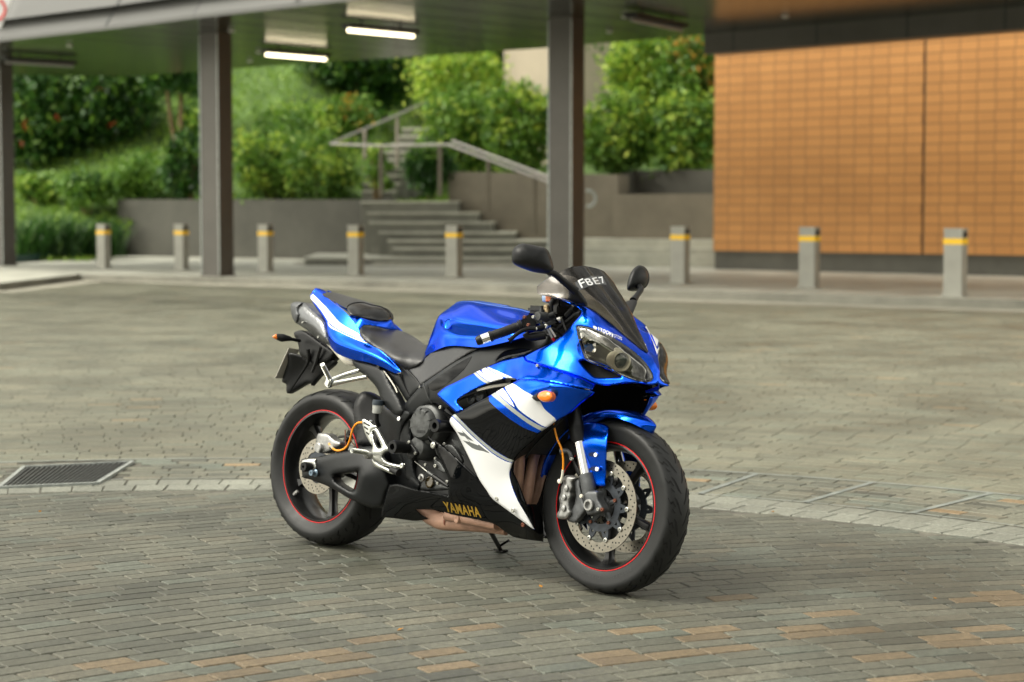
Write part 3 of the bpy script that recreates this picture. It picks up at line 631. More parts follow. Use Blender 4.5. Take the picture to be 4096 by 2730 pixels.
# strappy plants at the lower left
def strap(x0, x1, y0, y1, Y, n, lab):
    c = W(0, (x0+x1)/2, y1, Y); r = empty('strap_plant', c); rx = (x1-x0)/2*px(Y); h = (y1-y0)*px(Y); V = []; F = []
    for k in range(n):
        a = random.uniform(0, 6.28); bx, by = random.uniform(-rx, rx)*.8, random.uniform(-.8, .8); L = h*random.uniform(.6, 1.15); w_ = random.uniform(.025, .05); d = Vector((math.cos(a), math.sin(a)*.6, 0)); s = Vector((-d.y, d.x, 0))*w_; b = len(V)
        for j in range(5):
            t_ = j/4; p = Vector((bx, by, 0))+d*L*.75*t_**1.6+Vector((0, 0, L*(t_*1.25-.55*t_*t_*t_))); ww = s*(1-t_**3)
            V += [p-ww, p+ww]
        F += [(b+2*j, b+2*j+1, b+2*j+3, b+2*j+2) for j in range(4)]
    mk('foliage', V, F, LSTR, r, smooth=60); tag(r, lab, 'plant', 'strappy plants at the left edge'); return r
LSTR = leafmat('strap_leaf', (.02, .07, .012), (.06, .16, .025))
strap(30, 120, 470, 596, 50, 150, 'strappy green plant beside the leftmost column'); strap(100, 200, 468, 592, 51, 170, 'strappy green plant left of the first bollard')
strap(190, 300, 480, 588, 52, 150, 'strappy green plant right of the first bollard by the planter wall end')
prism('planting_edge', [xy(G(0, 20, 606, .13)), xy(G(0, 330, 583, .13)), xy(G(0, 330, 583, .13)+Vector((0, .2, 0))), xy(G(0, 20, 606, .13)+Vector((0, .2, 0)))], .12, .32, mat('green_edging', (.01, .05, .04), .6), 'dark green low edging board at the left planting bed', 'edging')
# trees
def on_hill(x, y, Y0):
    for Y in np.arange(50, 95, .4):
        p = W(0, x, y, float(Y))
        if hz(p.x, p.y) > p.z: return float(Y)
    return Y0
def tree(xd, ytop, ybase, Y, r0, crown, m, lab, n=5000, size=.28, fork=False, flowers=0, lean=0., mix=None):
    Y = on_hill(xd, ybase, Y)
    a = W(0, xd, ybase, Y); b = W(0, xd+lean, ytop, Y); r = empty('tree', a); H_ = b.z-a.z; dx = b.x-a.x
    q = MB(); q.tube([(0, 0, -.5), (dx*.3, 0, H_*.35), (dx*.7, .1, H_*.75), (dx, 0, H_*1.3)], [r0, r0*.85, r0*.7, r0*.45], 9, smooth=3)
    if fork: q.tube([(0, 0, .1), (-.25, .1, H_*.35), (-.4, 0, H_*.8), (-.5, 0, H_*1.3)], [r0*.8, r0*.7, r0*.6, r0*.4], 8, smooth=3)
    for k in range(5):
        t_ = random.uniform(-1, 1); q.tube([(dx*.8, 0, H_*.9), (dx+t_*1.2, random.uniform(-1, 1), H_*1.2), (dx+t_*2.2, random.uniform(-1.5, 1), H_*1.4)], [r0*.4, r0*.25, r0*.1], 6)
    q.build('trunk', BARK, r)
    pts = []
    for (x0, x1, y0, y1, nn) in crown:
        c = W(0, (x0+x1)/2, (y0+y1)/2, Y-.5)-a; pts.append(blob(c, ((x1-x0)/2*px(Y), 1.6, (y1-y0)/2*px(Y)), nn))
    P_ = np.concatenate(pts); quads('crown', P_, None, size, .4, m, r, droop=.6)
    if mix: quads('young_leaves', P_[RNG.integers(0, len(P_), len(P_)//6)]+RNG.normal(0, .12, (len(P_)//6, 3))+np.array([0, -.3, .1]), None, size, .4, mix, r, droop=.6)
    if flowers:
        for k in range(flowers):
            c_ = W(0, *[(60, 278), (128, 268), (58, 292), (255, 283), (48, 330), (232, 205), (135, 190), (250, 225), (100, 350)][k], Y-2.2)-a; quads('flower', np.array(c_)+RNG.normal(0, .07, (9, 3)), None, .12, .7, LR, r)
    tag(r, lab, 'tree', 'trees on the slope'); return r
tree(266, 150, 322, 62, .13, [(20, 220, 120, 330, 7000), (150, 340, 130, 300, 5000), (20, 130, 260, 400, 3500), (250, 350, 150, 220, 1600)], LD, 'dark leafy tree with red flowers and a pale straight trunk at left', flowers=6, mix=LG)
tree(415, 150, 380, 60, .10, [(330, 470, 90, 200, 3200)], LD, 'thin forked dark-trunked tree just left of the left column', fork=True, mix=LG)
tree(817, 120, 235, 70, .12, [(690, 980, 60, 190, 6000)], LD, 'tree with a slim pale trunk behind the lit tube lights', mix=LG)
tree(60, 100, 330, 76, .25, [(-120, 180, 60, 330, 6000), (100, 420, 60, 240, 5000)], LD, 'large dark tree filling the back left corner', size=.4)
tree(1010, 60, 260, 82, .2, [(860, 1170, 20, 230, 6000)], LD, 'tall dark tree behind the bright bush', size=.4)
tree(1500, 20, 260, 62, .2, [(1390, 1700, -40, 190, 5000)], LG, 'green tree rising behind the hedge', size=.35, mix=LL)
# grass on the slope
pts = []
for k in range(26000):
    x = random.uniform(-19, 1); y = random.uniform(49, 80); z_ = hz(x, y)
    if z_ > 0: pts.append((x, y, z_+.08))
o = quads('grass', np.array(pts), None, .22, .3, leafmat('grass_blade', (.09, .20, .022), (.30, .46, .055)), droop=-1.2); tag(o, 'bright green grass on the slope', 'grass', kind='stuff')
def wood():
    pts = []
    for k in range(16):
        a = math.radians(100+k*11+random.uniform(-4, 4)); R_ = random.uniform(26, 34); c = (R_*math.sin(a), R_*math.cos(a), 0); h = random.uniform(6, 10)
        pts.append(blob((c[0], c[1], h*.55), (4.2, 4.2, h*.55), 2400, clump=.2))
    P_ = np.concatenate(pts); P_ = P_[P_[:, 2] > 0]; o = quads('tree_belt', P_, None, .9, .6, LD); tag(o, 'belt of dark trees across the road behind the viewer', 'trees', kind='stuff')
wood()
# wooded ridge and the rest of the building above the canopy
pts = []
for k in range(26):
    x = -48+k*3.4; y = 92+random.uniform(-4, 4); pts.append(blob((x, y, 15), (4.5, 4, 9.5+random.uniform(-1.5, 2)), 2000, clump=.22))
o = quads('ridge_wood', np.concatenate(pts), None, .8, .6, LD); tag(o, 'wooded ridge behind the slope above the canopy', 'trees', kind='stuff')
LEAF = leafmat('fallen_leaf', (.45, .16, .02), (.6, .3, .04))
for k, (x, y, lab) in enumerate(((920, 1446, 'small orange fallen leaf in the near foreground, left of centre'), (1242, 1347, 'small orange fallen leaf just left of the front tyre'), (92, 1175, 'small orange fallen leaf below the drain grate'), (2149, 1374, 'small orange fallen leaf at the lower right among tan pavers'), (1776, 1175, 'small orange fallen leaf on the pale paver band at right'))):
    p = G(0, x, y, .004); o = quads('fallen_leaf', np.array([(0, 0, 0)]), None, .034, .5, LEAF); o.location = p; o.data.transform(Matrix.Scale(.25, 4, (0, 0, 1))); o.rotation_euler = (0, 0, k*1.3); tag(o, lab, 'leaf', 'fallen leaves on the paving')
# round restriction sign cut by the upper left corner
sc_ = W(0, -14, 22, 30); sg = empty('road_sign', sc_); q = MB(); cs = [Vector(W(0, x, y, 30.02)-sc_) for x, y in ((-70, 66), (1, 66), (30, -10), (-40, -10))]; cb_ = [c+Vector((0, .04, 0)) for c in cs]; q.add(cs+cb_, [(0, 1, 2, 3), (7, 6, 5, 4), (0, 4, 5, 1), (1, 5, 6, 2), (2, 6, 7, 3), (3, 7, 4, 0)]); q.build('sign_panel', mat('sign_white', (.75, .75, .74), .4), sg, smooth=0)
q = MB(); q.lathe((0, .0, 0), (0, -1, 0), [(-.008, .155), (0, .155), (0, .19), (-.008, .19)], 48); q.build('red_ring', mat('sign_red', (.75, .03, .02), .4), sg)
q = MB(); q.tube([(-.35, .06, .1), (-.35, .06, -4.4)], .03, 10); q.build('post', M['steel'], sg)
tag(sg, 'white sign with a red ring cut off by the upper left corner', 'sign')
#%%BIKE
bike = empty('motorcycle', (BX, BY, 0), (-LEAN, 0, YAW))
tag(bike, 'blue, white and black sports motorcycle standing on the paving', 'motorcycle')
MT = dict(
 blue=mat('blue_paint', (0, .10, .88), .21, .95, coat=.35, coatr=.01), black=mat('gloss_black', (.002, .0024, .003), .5, coat=.5, coatr=.012, spec=0),
 white=mat('white_paint', (.78, .79, .80), .35, coat=.8), silver=mat('silver_stripe', (.40, .43, .40), .35, .3, coat=.5),
 plastic=mat('black_plastic', (.0075, .008, .0085), .42, spec=.3, var=.25, vs=14, bump=.15, bs=400), frame=mat('frame_coating', (.013, .0145, .0155), .4, .2, spec=.4, var=.2, vs=10),
 rubber=mat('tyre_rubber', (.015, .0158, .016), .48, spec=.35, var=.35, vs=14, rvar=.1), groove=mat('tread_groove', (.005, .005, .005), .9),
 rim=mat('black_rim', (.006, .0062, .0065), .32, .1, coat=.3, coatr=.15, var=.3, vs=25), red=mat('red_rim_tape', (.6, .006, .010), .35),
 disc=mat('brake_steel', (.30, .28, .235), .32, .95, var=.2, vs=60), hole=mat('drilled_hole', (.008, .008, .008), .9),
 carr=mat('disc_carrier', (.045, .052, .062), .45, .5, var=.3, vs=50), cast=mat('grey_casting', (.11, .115, .12), .5, .55, var=.3, vs=50),
 casts=mat('silver_casting', (.36, .36, .35), .42, .75, var=.25, vs=60), chrome=mat('chrome', (.85, .85, .85), .08, 1), alu=mat('aluminium', (.62, .63, .59), .3, .95, var=.12, vs=60),
 peach=mat('heat_stained_pipe', (.40, .235, .165), .5, .15, var=.3, vs=14), gold=mat('gold_lettering', (.48, .29, .03), .4), orange=mat('amber_lens', (.95, .22, .008), .15, coat=1),
 hose=mat('orange_hose', (.95, .33, .01), .35), engine=mat('engine_casing', (.010, .0105, .011), .42, .3, var=.5, vs=18), engg=mat('engine_alloy', (.075, .078, .078), .45, .5, var=.4, vs=40),
 seat2=mat('pillion_vinyl', (.012, .012, .012), .26, var=.15, vs=30), seat=mat('seat_vinyl', (.018, .018, .019), .36, var=.15, vs=30, bump=.25, bs=700), cream=mat('cream_metal', (.80, .76, .65), .35, 0), rust=mat('rusty_bolt', (.20, .07, .04), .6, .4),
 plate=mat('plate_back', (.38, .36, .31), .5), glassblue=mat('blue_label', (.25, .36, .55), .3), label=mat('orange_label', (.85, .22, .05), .4), emb=mat('embossed_rubber', (.028, .030, .031), .5), bolt=mat('bolt_steel', (.5, .5, .46), .35, .9))
MT['blue'].node_tree.nodes['Principled BSDF'].inputs['Specular Tint'].default_value = (.12, .45, 1, 1)
def weave():
    m = mat('carbon_look_panel', (.02, .021, .022), .35); t = m.node_tree; b = t.nodes['Principled BSDF']; tc = t.nodes.new('ShaderNodeTexCoord'); ck = t.nodes.new('ShaderNodeTexChecker')
    mp = t.nodes.new('ShaderNodeMapping'); mp.inputs['Rotation'].default_value = (0, .7, 0); t.links.new(tc.outputs['Object'], mp.inputs[0]); mp.inputs['Scale'].default_value = (1, .001, 1)
    ck.inputs['Scale'].default_value = 330; ck.inputs[1].default_value = (.012, .012, .013, 1); ck.inputs[2].default_value = (.05, .052, .055, 1)
    t.links.new(mp.outputs[0], ck.inputs[0]); t.links.new(ck.outputs[0], b.inputs['Base Color']); return m
MT['weave'] = weave()
def clear(name, tint, gl=1.0):
    m = bpy.data.materials.new(name); m.use_nodes = True; t = m.node_tree; t.nodes.clear(); o = t.nodes.new('ShaderNodeOutputMaterial')
    a = t.nodes.new('ShaderNodeBsdfTransparent'); a.inputs[0].default_value = (*tint, 1); g_ = t.nodes.new('ShaderNodeBsdfGlossy'); g_.inputs['Roughness'].default_value = .02
    f = t.nodes.new('ShaderNodeFresnel'); f.inputs[0].default_value = 1.5; mx = t.nodes.new('ShaderNodeMixShader'); mm = t.nodes.new('ShaderNodeMath'); mm.operation = 'MULTIPLY'; mm.inputs[1].default_value = gl
    t.links.new(f.outputs[0], mm.inputs[0]); t.links.new(mm.outputs[0], mx.inputs[0]); t.links.new(a.outputs[0], mx.inputs[1]); t.links.new(g_.outputs[0], mx.inputs[2]); t.links.new(mx.outputs[0], o.inputs[0]); return m
MT['lens'] = clear('headlight_lens', (.95, .94, .90), 1.2); MT['screen'] = clear('smoked_screen', (.50, .47, .44), .95)
# ---- traced sheets: outline and lateral distance give a curved panel at its true place on the machine
def T(z, pts):
    return [(*src(z, p[0], p[1]), *p[2:]) for p in pts]
def rbf(ctrl):
    c = np.array([[p[0], p[1]] for p in ctrl]); y = np.array([p[2] for p in ctrl]); s = 200.; o = c.mean(0); q = (c-o)/s
    d = np.linalg.norm(q[:, None]-q[None], axis=2); K = np.where(d > 0, d*d*np.log(d+1e-12), 0)+np.eye(len(q))*2e-3
    Pm = np.hstack([np.ones((len(q), 1)), q]); A = np.block([[K, Pm], [Pm.T, np.zeros((3, 3))]]); w_ = np.linalg.lstsq(A, np.concatenate([y, np.zeros(3)]), rcond=1e-10)[0]
    def f(u, v):
        e = (np.stack([np.asarray(u, float), np.asarray(v, float)], -1)-o)/s; dd = np.linalg.norm(e[..., None, :]-q, axis=-1)
        return np.where(dd > 0, dd*dd*np.log(dd+1e-12), 0)@w_[:-3]+w_[-3]+e@w_[-2:]
    return f
def segdist(pts, loops):
    pts = np.asarray(pts, float); best = np.full(len(pts), 1e9)
    for L in loops:
        L = np.asarray([(p[0], p[1]) for p in L], float); A = L; B = np.roll(L, -1, 0)
        for a, b in zip(A, B):
            d = b-a; t = np.clip(((pts-a)@d)/max(d@d, 1e-9), 0, 1); best = np.minimum(best, np.linalg.norm(pts-a-t[:, None]*d, axis=1))
    return best
def segrid(loop):
    out = []
    for i in range(len(loop)):
        a, b = loop[i], loop[(i+1) % len(loop)]
        for t in (0, .25, .5, .75): out.append((a[0]*(1-t)+b[0]*t, a[1]*(1-t)+b[1]*t))
    return out
def patch(outline, holes, step, regions=(), edgew=0, k=4):
    oc = crv(outline, k); hc = [crv(h, k) for h in holes]; xs = [p[0] for p in oc]; ys = [p[1] for p in oc]; ex = []
    gx, gy = np.meshgrid(np.arange(min(xs), max(xs), step), np.arange(min(ys), max(ys), step)); gp = np.stack([gx.ravel(), gy.ravel()], 1)+RNG.normal(0, step*.02, (gx.size, 2))
    d = segdist(gp, [oc]+hc)
    ex = [tuple(p) for p, dd in zip(gp, d) if dd > step*.6]
    if edgew:
        g2x, g2y = np.meshgrid(np.arange(min(xs), max(xs), step*.45), np.arange(min(ys), max(ys), step*.45)); g2 = np.stack([g2x.ravel(), g2y.ravel()], 1)+RNG.normal(0, .05, (g2x.size, 2)); d2 = segdist(g2, [oc]+hc)
        ex = [p for p, dd in zip([tuple(p) for p in gp], d) if dd > edgew*1.15]+[tuple(p) for p, dd in zip(g2, d2) if step*.25 < dd <= edgew*1.15]
    rc = [(crv(r, k), m) for r, m in regions]; lines = [r+[r[0]] for r, m in rc]
    V, F = cdt(oc, hc, ex, lines); mi = []
    for f in F:
        cx = sum(V[i][0] for i in f)/len(f); cy = sum(V[i][1] for i in f)/len(f); m = 0
        for r, mm in rc:
            if inside(r, cx, cy): m = mm
        mi.append(m)
    return V, F, mi, oc, hc
def finish(name, P3, F, mi, mats, parent, th, back=None, mirror=None, relax=0, seam=None, smooth=38, inner=None):
    """closes a surface into a solid shell; P3 (n,3) front, F in image orientation"""
    n = len(P3); P3 = np.asarray(P3, float); F = [list(f)[::-1] for f in F]   # image y runs down: flip so that normals face the viewer
    def normals(Pn):
        Nn = np.zeros((n, 3))
        for f in F:
            a = Pn[f[0]]; c = np.cross(Pn[f[1]]-a, Pn[f[2]]-a); 
            for i in f: Nn[i] += c
        return Nn/np.maximum(np.linalg.norm(Nn, axis=1, keepdims=True), 1e-12)
    Nn = normals(P3); cc = np.array(BC); 
    if ((cc-P3)*Nn).sum() < 0: F = [f[::-1] for f in F]; Nn = -Nn
    B = P3-Nn*th if back is None else back
    cnt = {}
    for f in F:
        for i in range(len(f)): cnt[(f[i], f[(i+1) % len(f)])] = 1
    rim = [(a, b) for a, b in cnt if (b, a) not in cnt and not (seam is not None and seam[a] and seam[b])]
    V = np.vstack([P3, B]); FF = F+[[i+n for i in f[::-1]] for f in F]+[[b, a, a+n, b+n] for a, b in rim]; M_ = list(mi)+(list(mi) if inner is None else [inner]*len(mi))+[0]*len(rim)
    if mirror == 'join':
        m2 = V*np.array([1, -1, 1]); k = len(V); FF = FF+[[i+k for i in f[::-1]] for f in FF]; M_ = M_+M_; V = np.vstack([V, m2])
    o = mk(name, V, FF, mats, parent, M_, None)
    if mirror == 'join':
        bm = bmesh.new(); bm.from_mesh(o.data); bmesh.ops.remove_doubles(bm, verts=[v for v in bm.verts if abs(v.co.y) < 2e-4], dist=8e-4)
        if relax:
            vs = [v for v in bm.verts if abs(v.co.y) < relax]
            for _ in range(12): bmesh.ops.smooth_vert(bm, verts=vs, factor=.5, use_axis_x=True, use_axis_y=False, use_axis_z=True)
        bm.to_mesh(o.data); bm.free()
    me = o.data; me.polygons.foreach_set('use_smooth', np.ones(len(me.polygons), dtype=bool)); me.set_sharp_from_angle(angle=math.radians(smooth)); me.update()
    if mirror == 'copy': mir(o)
    return o
def mir(o, parent=None):
    me = o.data.copy(); c = np.zeros(len(me.vertices)*3); me.vertices.foreach_get('co', c); c = c.reshape(-1, 3)*np.array([1, -1, 1]); me.vertices.foreach_set('co', c.ravel()); me.flip_normals(); me.update()
    q = bpy.data.objects.new(o.name.split('.')[0], me); COL.objects.link(q); q.parent = parent or o.parent; return q
def sheet(name, outline, ctrl, mats, parent=None, regions=(), holes=(), th=.003, step=9., roll=(12, .006), mirror=None, relax=0, k=4, push=0., smooth=38, inner=None):
    f = ctrl if callable(ctrl) else rbf(ctrl); V, F, mi, oc, hc = patch(outline, holes, step, regions, roll[0] if roll[1] else 0, k)
    U = np.array(V); Y = f(U[:, 0], U[:, 1]); so_ = np.array(oc); Yo = f(so_[:, 0], so_[:, 1])
    seam = None
    if mirror == 'join':
        keep = [i for i in range(len(oc)) if not (Yo[i] > -.007 and Yo[(i+1) % len(oc)] > -.007)]
        segs = [[oc[i], oc[(i+1) % len(oc)]] for i in keep]; onb = segdist(U, [oc]) < .5; seam = onb & (Y > -.007); Y = np.minimum(Y, 0); Y[seam] = 0
    else: segs = [oc]
    d = segdist(U, segs+hc) if roll[1] else None
    if roll[1]:
        t = np.clip(1-d/roll[0], 0, 1); 
        if seam is not None: t = np.where(seam, 0, t)
        Y = Y+roll[1]*(1-np.sqrt(1-t*t))
        if mirror == 'join': Y = np.minimum(Y, 0)
    P3 = [P_uv(u, v, y) for (u, v), y in zip(V, Y)]
    if push: P3 = [p+(BC-p).normalized()*push for p in P3]
    return finish(name, [tuple(p) for p in P3], F, mi, mats, parent or bike, th, mirror=mirror, relax=relax, seam=seam, smooth=smooth, inner=inner)
def cr1(p, k):
    """Catmull-Rom through (n,3) points, k steps per span"""
    p = np.asarray(p, float); q = np.vstack([2*p[0]-p[1], p, 2*p[-1]-p[-2]]); out = []
    for i in range(len(p)-1):
        a, b, c, d = q[i:i+4]
        for j in range(k):
            t = j/k; out.append(.5*(2*b+(c-a)*t+(2*a-5*b+4*c-d)*t*t+(3*b-a-3*c+d)*t**3))
    out.append(p[-1]); return np.array(out)
def gridsurf(name, rows, mats, parent=None, mirror=True, th=.003, ku=5, kv=4, smooth=38):
    R_ = []
    for r in rows:
        r = [list(p) for p in r]
        if mirror: r[0][1] = 0; r = [[p[0], -p[1], p[2]] for p in r[:0:-1]]+r
        R_.append(cr1(r, kv))
    A = np.array(R_); A = np.stack([cr1(A[:, j], ku) for j in range(A.shape[1])], 1); nu, nv = A.shape[:2]
    F = [[i*nv+j, i*nv+j+1, (i+1)*nv+j+1, (i+1)*nv+j] for i in range(nu-1) for j in range(nv-1)]
    return finish(name, A.reshape(-1, 3), F, [0]*len(F), mats, parent or bike, th, smooth=smooth)
def RW(z, *pts): return [P(z, *p) for p in pts]
def pillow(name, outline, ctrl, mats, parent=None, front=.01, w_=15., back=.01, holes=(), regions=(), step=9., mirror=None, k=4, smooth=38, sm=3, radial=False):
    """solid lump: traced outline, rounded towards the viewer, flat behind"""
    f = (lambda u, v: np.full(np.shape(u), ctrl)) if isinstance(ctrl, float) else rbf(ctrl)
    V, F, mi, oc, hc = patch(outline, holes, step, regions, w_, k); U = np.array(V); Y = f(U[:, 0], U[:, 1]); d = segdist(U, [oc]+hc)
    t = np.clip(1-d/w_, 0, 1); h = front*np.sqrt(np.clip(1-t*t, 0, 1)); A = []; B = []
    if radial:
        c0 = np.array([(min(p[0] for p in oc)+max(p[0] for p in oc))/2, (min(p[1] for p in oc)+max(p[1] for p in oc))/2]); ob = np.array(segrid(oc))-c0; an = np.arctan2(ob[:, 1], ob[:, 0]); o_ = np.argsort(an); rb_ = np.hypot(ob[:, 0], ob[:, 1])[o_]; an = an[o_]
        for _ in range(6): rb_ = rb_
        uu = U-c0; rho = np.hypot(uu[:, 0], uu[:, 1])/np.interp(np.arctan2(uu[:, 1], uu[:, 0]), an, rb_, period=2*np.pi); h = front*np.sqrt(np.clip(1-rho**2.4, 0, 1)); sm = 0
    if sm:
        E = np.array([(f[i], f[(i+1) % len(f)]) for f in F for i in range(len(f))]); E = np.vstack([E, E[:, ::-1]]); cn_ = np.bincount(E[:, 0], minlength=len(h)); fix = d < .3
        for _ in range(sm):
            a_ = np.bincount(E[:, 0], weights=h[E[:, 1]], minlength=len(h))/np.maximum(cn_, 1); h = np.where(fix, h, .4*h+.6*a_)
    for (u, v), y, hh in zip(V, Y, h):
        p = P_uv(u, v, y); r = (BC-p).normalized(); A.append(tuple(p+r*hh)); B.append(tuple(p+Vector((-.15, 1, 0)).normalized()*back))
    return finish(name, A, F, mi, mats, parent or bike, 0, back=np.array(B), mirror=mirror, smooth=smooth)
def bvh(*objs):
    V = []; F = []
    for o in objs:
        b = len(V); V += [v.co.copy() for v in o.data.vertices]; F += [[i+b for i in p.vertices] for p in o.data.polygons]
    return BVHTree.FromPolygons(V, F)
def cast_uv(t, u, v, off):
    r = t.ray_cast(BC, (BR @ ray_uv(u, v)).normalized())
    if r[0] is None: return None
    n = r[1] if r[1].dot(BC-r[0]) > 0 else -r[1]; return r[0]+n*off
def decal(name, polys, tree_, m, parent, off=.0008, step=5., k=1):
    V3 = []; F3 = []
    for pl in polys:
        V, F, mi, oc, hc = patch(pl, [], step, k=k); ps = [cast_uv(tree_, u, v, off) for u, v in V]; b = len(V3); ok = {}
        for i, p in enumerate(ps):
            if p is not None: ok[i] = len(V3); V3.append(p)
        F3 += [[ok[i] for i in f[::-1]] for f in F if all(i in ok for i in f)]
    return mk(name, V3, F3, m, parent, smooth=60) if F3 else None
def lettering(name, s, quad, tree_, m, parent, off=.0008, bold=0., warp=None, raise_=0.):
    cu = bpy.data.curves.new('t', 'FONT'); cu.body = s; cu.space_character = 1.12 if len(s) > 1 else 1; cu.offset = bold; cu.resolution_u = 4; to_ = bpy.data.objects.new('t', cu); COL.objects.link(to_)
    bpy.context.view_layer.update(); me = bpy.data.meshes.new_from_object(to_.evaluated_get(bpy.context.evaluated_depsgraph_get()))
    vs = [v.co for v in me.vertices]; x0, x1 = min(v.x for v in vs), max(v.x for v in vs); y0, y1 = min(v.y for v in vs), max(v.y for v in vs); ps = []
    bl_, br_, tr_, tl_ = [Vector((*q[:2],)) for q in quad]
    for v in vs:
        a = (v.x-x0)/(x1-x0); b = (v.y-y0)/(y1-y0)
        if warp: ps.append(warp(a, b)); continue
        q = (bl_*(1-a)+br_*a)*(1-b)+(tl_*(1-a)+tr_*a)*b; ps.append(cast_uv(tree_, q.x, q.y, off))
    ok = {}; V3 = []
    for i, p in enumerate(ps):
        if p is not None: ok[i] = len(V3); V3.append(p)
    F3 = [[ok[i] for i in p.vertices] for p in me.polygons if all(i in ok for i in p.vertices)]
    bpy.data.objects.remove(to_); bpy.data.meshes.remove(me)
    return mk(name, V3, F3, m, parent, smooth=0) if F3 else None
Pz = lambda z, l: [P(z, *p) for p in l]
def tubep(name, z, pts, r, m, parent=None, n=10, smooth=4, mirror=False):
    q = MB(); q.tube(Pz(z, pts), r, n, smooth=smooth); o = q.build(name, m, parent or bike)
    if mirror: mir(o)
    return o
def lathep(name, c, prof, m, parent=None, axis=(0, -1, 0), n=28, mirror=False):
    q = MB(); q.lathe(c, axis, prof, n); o = q.build(name, m, parent or bike, smooth=35)
    if mirror: mir(o)
    return o
def boltp(z, x, y, Y, r=.006, m='bolt', parent=None, axis=(0, -1, 0), h=.004):
    return lathep('bolt', P(z, x, y, Y), [(-.004, r), (h*.6, r), (h, r*.8), (h, r*.45), (h*.3, r*.4), (h*.3, 0)], MT[m], parent, axis, 12)
#%%WHEELS
AXF = Vector((.72356, 0, .3012)); AXR = Vector((-.72356, 0, .3101))
def wheel(name, ax, rt, wt, wr, ys, disc_r, hubr, nsp, front, steer=0.):
    r = empty(name, ax, (0, 0, steer), bike)
    Yx = Vector((0, 1, 0)); O = (0, 0, 0)
    # rim: barrel, lips, spokes, hub in one piece
    q = MB(); h = ys; ro = .2225; rb = .2035
    prof = [(-h, ro), (-h-.002, ro-.003), (-h-.002, ro-.009), (-h+.005, ro-.012), (-h+.014, rb+.002), (-h*.5, rb-.004), (0, rb-.012), (h*.5, rb-.004), (h-.014, rb+.002), (h-.005, ro-.012), (h+.002, ro-.009), (h+.002, ro-.003), (h, ro),
            (h-.012, ro), (h-.018, rb+.010), (0, rb-.004), (-h+.018, rb+.010), (-h+.012, ro)]
    q.lathe(O, Yx, prof, 96, close=True)
    q.lathe(O, Yx, [(-.058, .016), (-.058, hubr*.75), (-.045, hubr*.8), (-.035, hubr), (.035, hubr), (.045, hubr*.8), (.058, hubr*.75), (.058, .016)], 36)
    for k in range(nsp):
        a = 2*math.pi*k/nsp+(math.radians(-90) if front else math.radians(-84)); d = Vector((math.cos(a), 0, math.sin(a))); t = Vector((-d.z, 0, d.x)); V = []
        sec = [(.02, .020, .022), (.07, .015, .019), (.13, .0125, .016), (.175, .014, .017), (.192, .021, .022), (.2035, .036, .03)]
        for (rr, hw, hd) in sec:
            for (s, e) in ((-.6, -1), (.6, -1), (1, -.35), (1, .35), (.6, 1), (-.6, 1), (-1, .35), (-1, -.35)): V.append(d*rr+t*hw*s+Yx*hd*e)
        F = [(i*8+j, i*8+(j+1) % 8, i*8+8+(j+1) % 8, i*8+8+j) for i in range(len(sec)-1) for j in range(8)]; q.add(V, F)
    rim = q.build('rim', MT['rim'], r, smooth=40)
    # tape on both lips
    q = MB()
    for s in (-1, 1): q.lathe(O, Yx, [(s*(h+.003), .2205), (s*(h+.003), .2235), (s*(h+.001), .2240), (s*(h-.001), .2208)], 128, close=True)
    q.build('rim_tape', MT['red'], r)
    # tyre
    q = MB(); hw = wt/2; n = 14; pr = [(-h+.002, .2195), (-h-.0015, .2245), (-h-.004, .2285)]
    cr = []
    sh_r = rt-wt*.22; 
    for i in range(n+1):
        a = math.pi*(i/n)-math.pi/2; cr.append((hw*math.sin(a), sh_r+(rt-sh_r)*math.cos(a)**.93))
    side = [(-hw*.93, .2285+(sh_r-.2285)*.45), (-hw*.995, .2285+(sh_r-.2285)*.82)]
    pr += side+cr+[(-x, y) for x, y in side[::-1]]+[(-x, y) for x, y in pr[::-1]]
    q.lathe(O, Yx, pr, 120); 
    def crown(a, s):          # a: angle round the wheel, s: -1..1 across
        b = s*math.pi/2; y = hw*math.sin(b); rr = sh_r+(rt-sh_r)*max(0, math.cos(b))**.93+.0004; return Vector((rr*math.cos(a), y, rr*math.sin(a)))
    def ribbon(pts, wd):
        V = []; F = []; m_ = len(pts)
        for i, (a, s) in enumerate(pts):
            a0, s0 = pts[max(i-1, 0)]; a1, s1 = pts[min(i+1, m_-1)]; p = crown(a, s); tt = (crown(a1, s1)-crown(a0, s0)).normalized(); nn = Vector((p.x, 0, p.z)).normalized(); si = tt.cross(nn).normalized()*2.5*wd*(.35+.65*math.sin(math.pi*(i+.5)/m_))
            V += [p-si, p+si]
        F = [(2*i, 2*i+1, 2*i+3, 2*i+2) for i in range(m_-1)]; q.add(V, F, 1)
    NR = 26 if front else 20
    for k in range(NR):
        b = 2*math.pi*k/NR
        for s in (-1, 1):
            ph = b+(math.pi/NR if s > 0 else 0)
            def zz(p): 
                out = []
                for i in range(len(p)-1):
                    for j in range(4): t_ = j/4; out.append((ph+(p[i][0]*(1-t_)+p[i+1][0]*t_), s*(p[i][1]*(1-t_)+p[i+1][1]*t_)))
                out.append((ph+p[-1][0], s*p[-1][1])); return out
            if front:
                ribbon(zz([(0, .06), (.05, .16), (.16, .30), (.20, .42)]), .0016)
                ribbon(zz([(.09, .38), (.15, .50), (.13, .62), (.20, .80)]), .0017)
                ribbon(zz([(.02, .40), (.07, .56)]), .0013)
            else:
                ribbon(zz([(0, .10), (.08, .22), (.16, .28), (.19, .36)]), .0022); ribbon(zz([(.12, .42), (.2, .52), (.2, .62), (.27, .78)]), .0024); ribbon(zz([(.02, .5), (.06, .66)]), .0018)
    q.build('tyre', [MT['rubber'], MT['groove']], r, smooth=30)
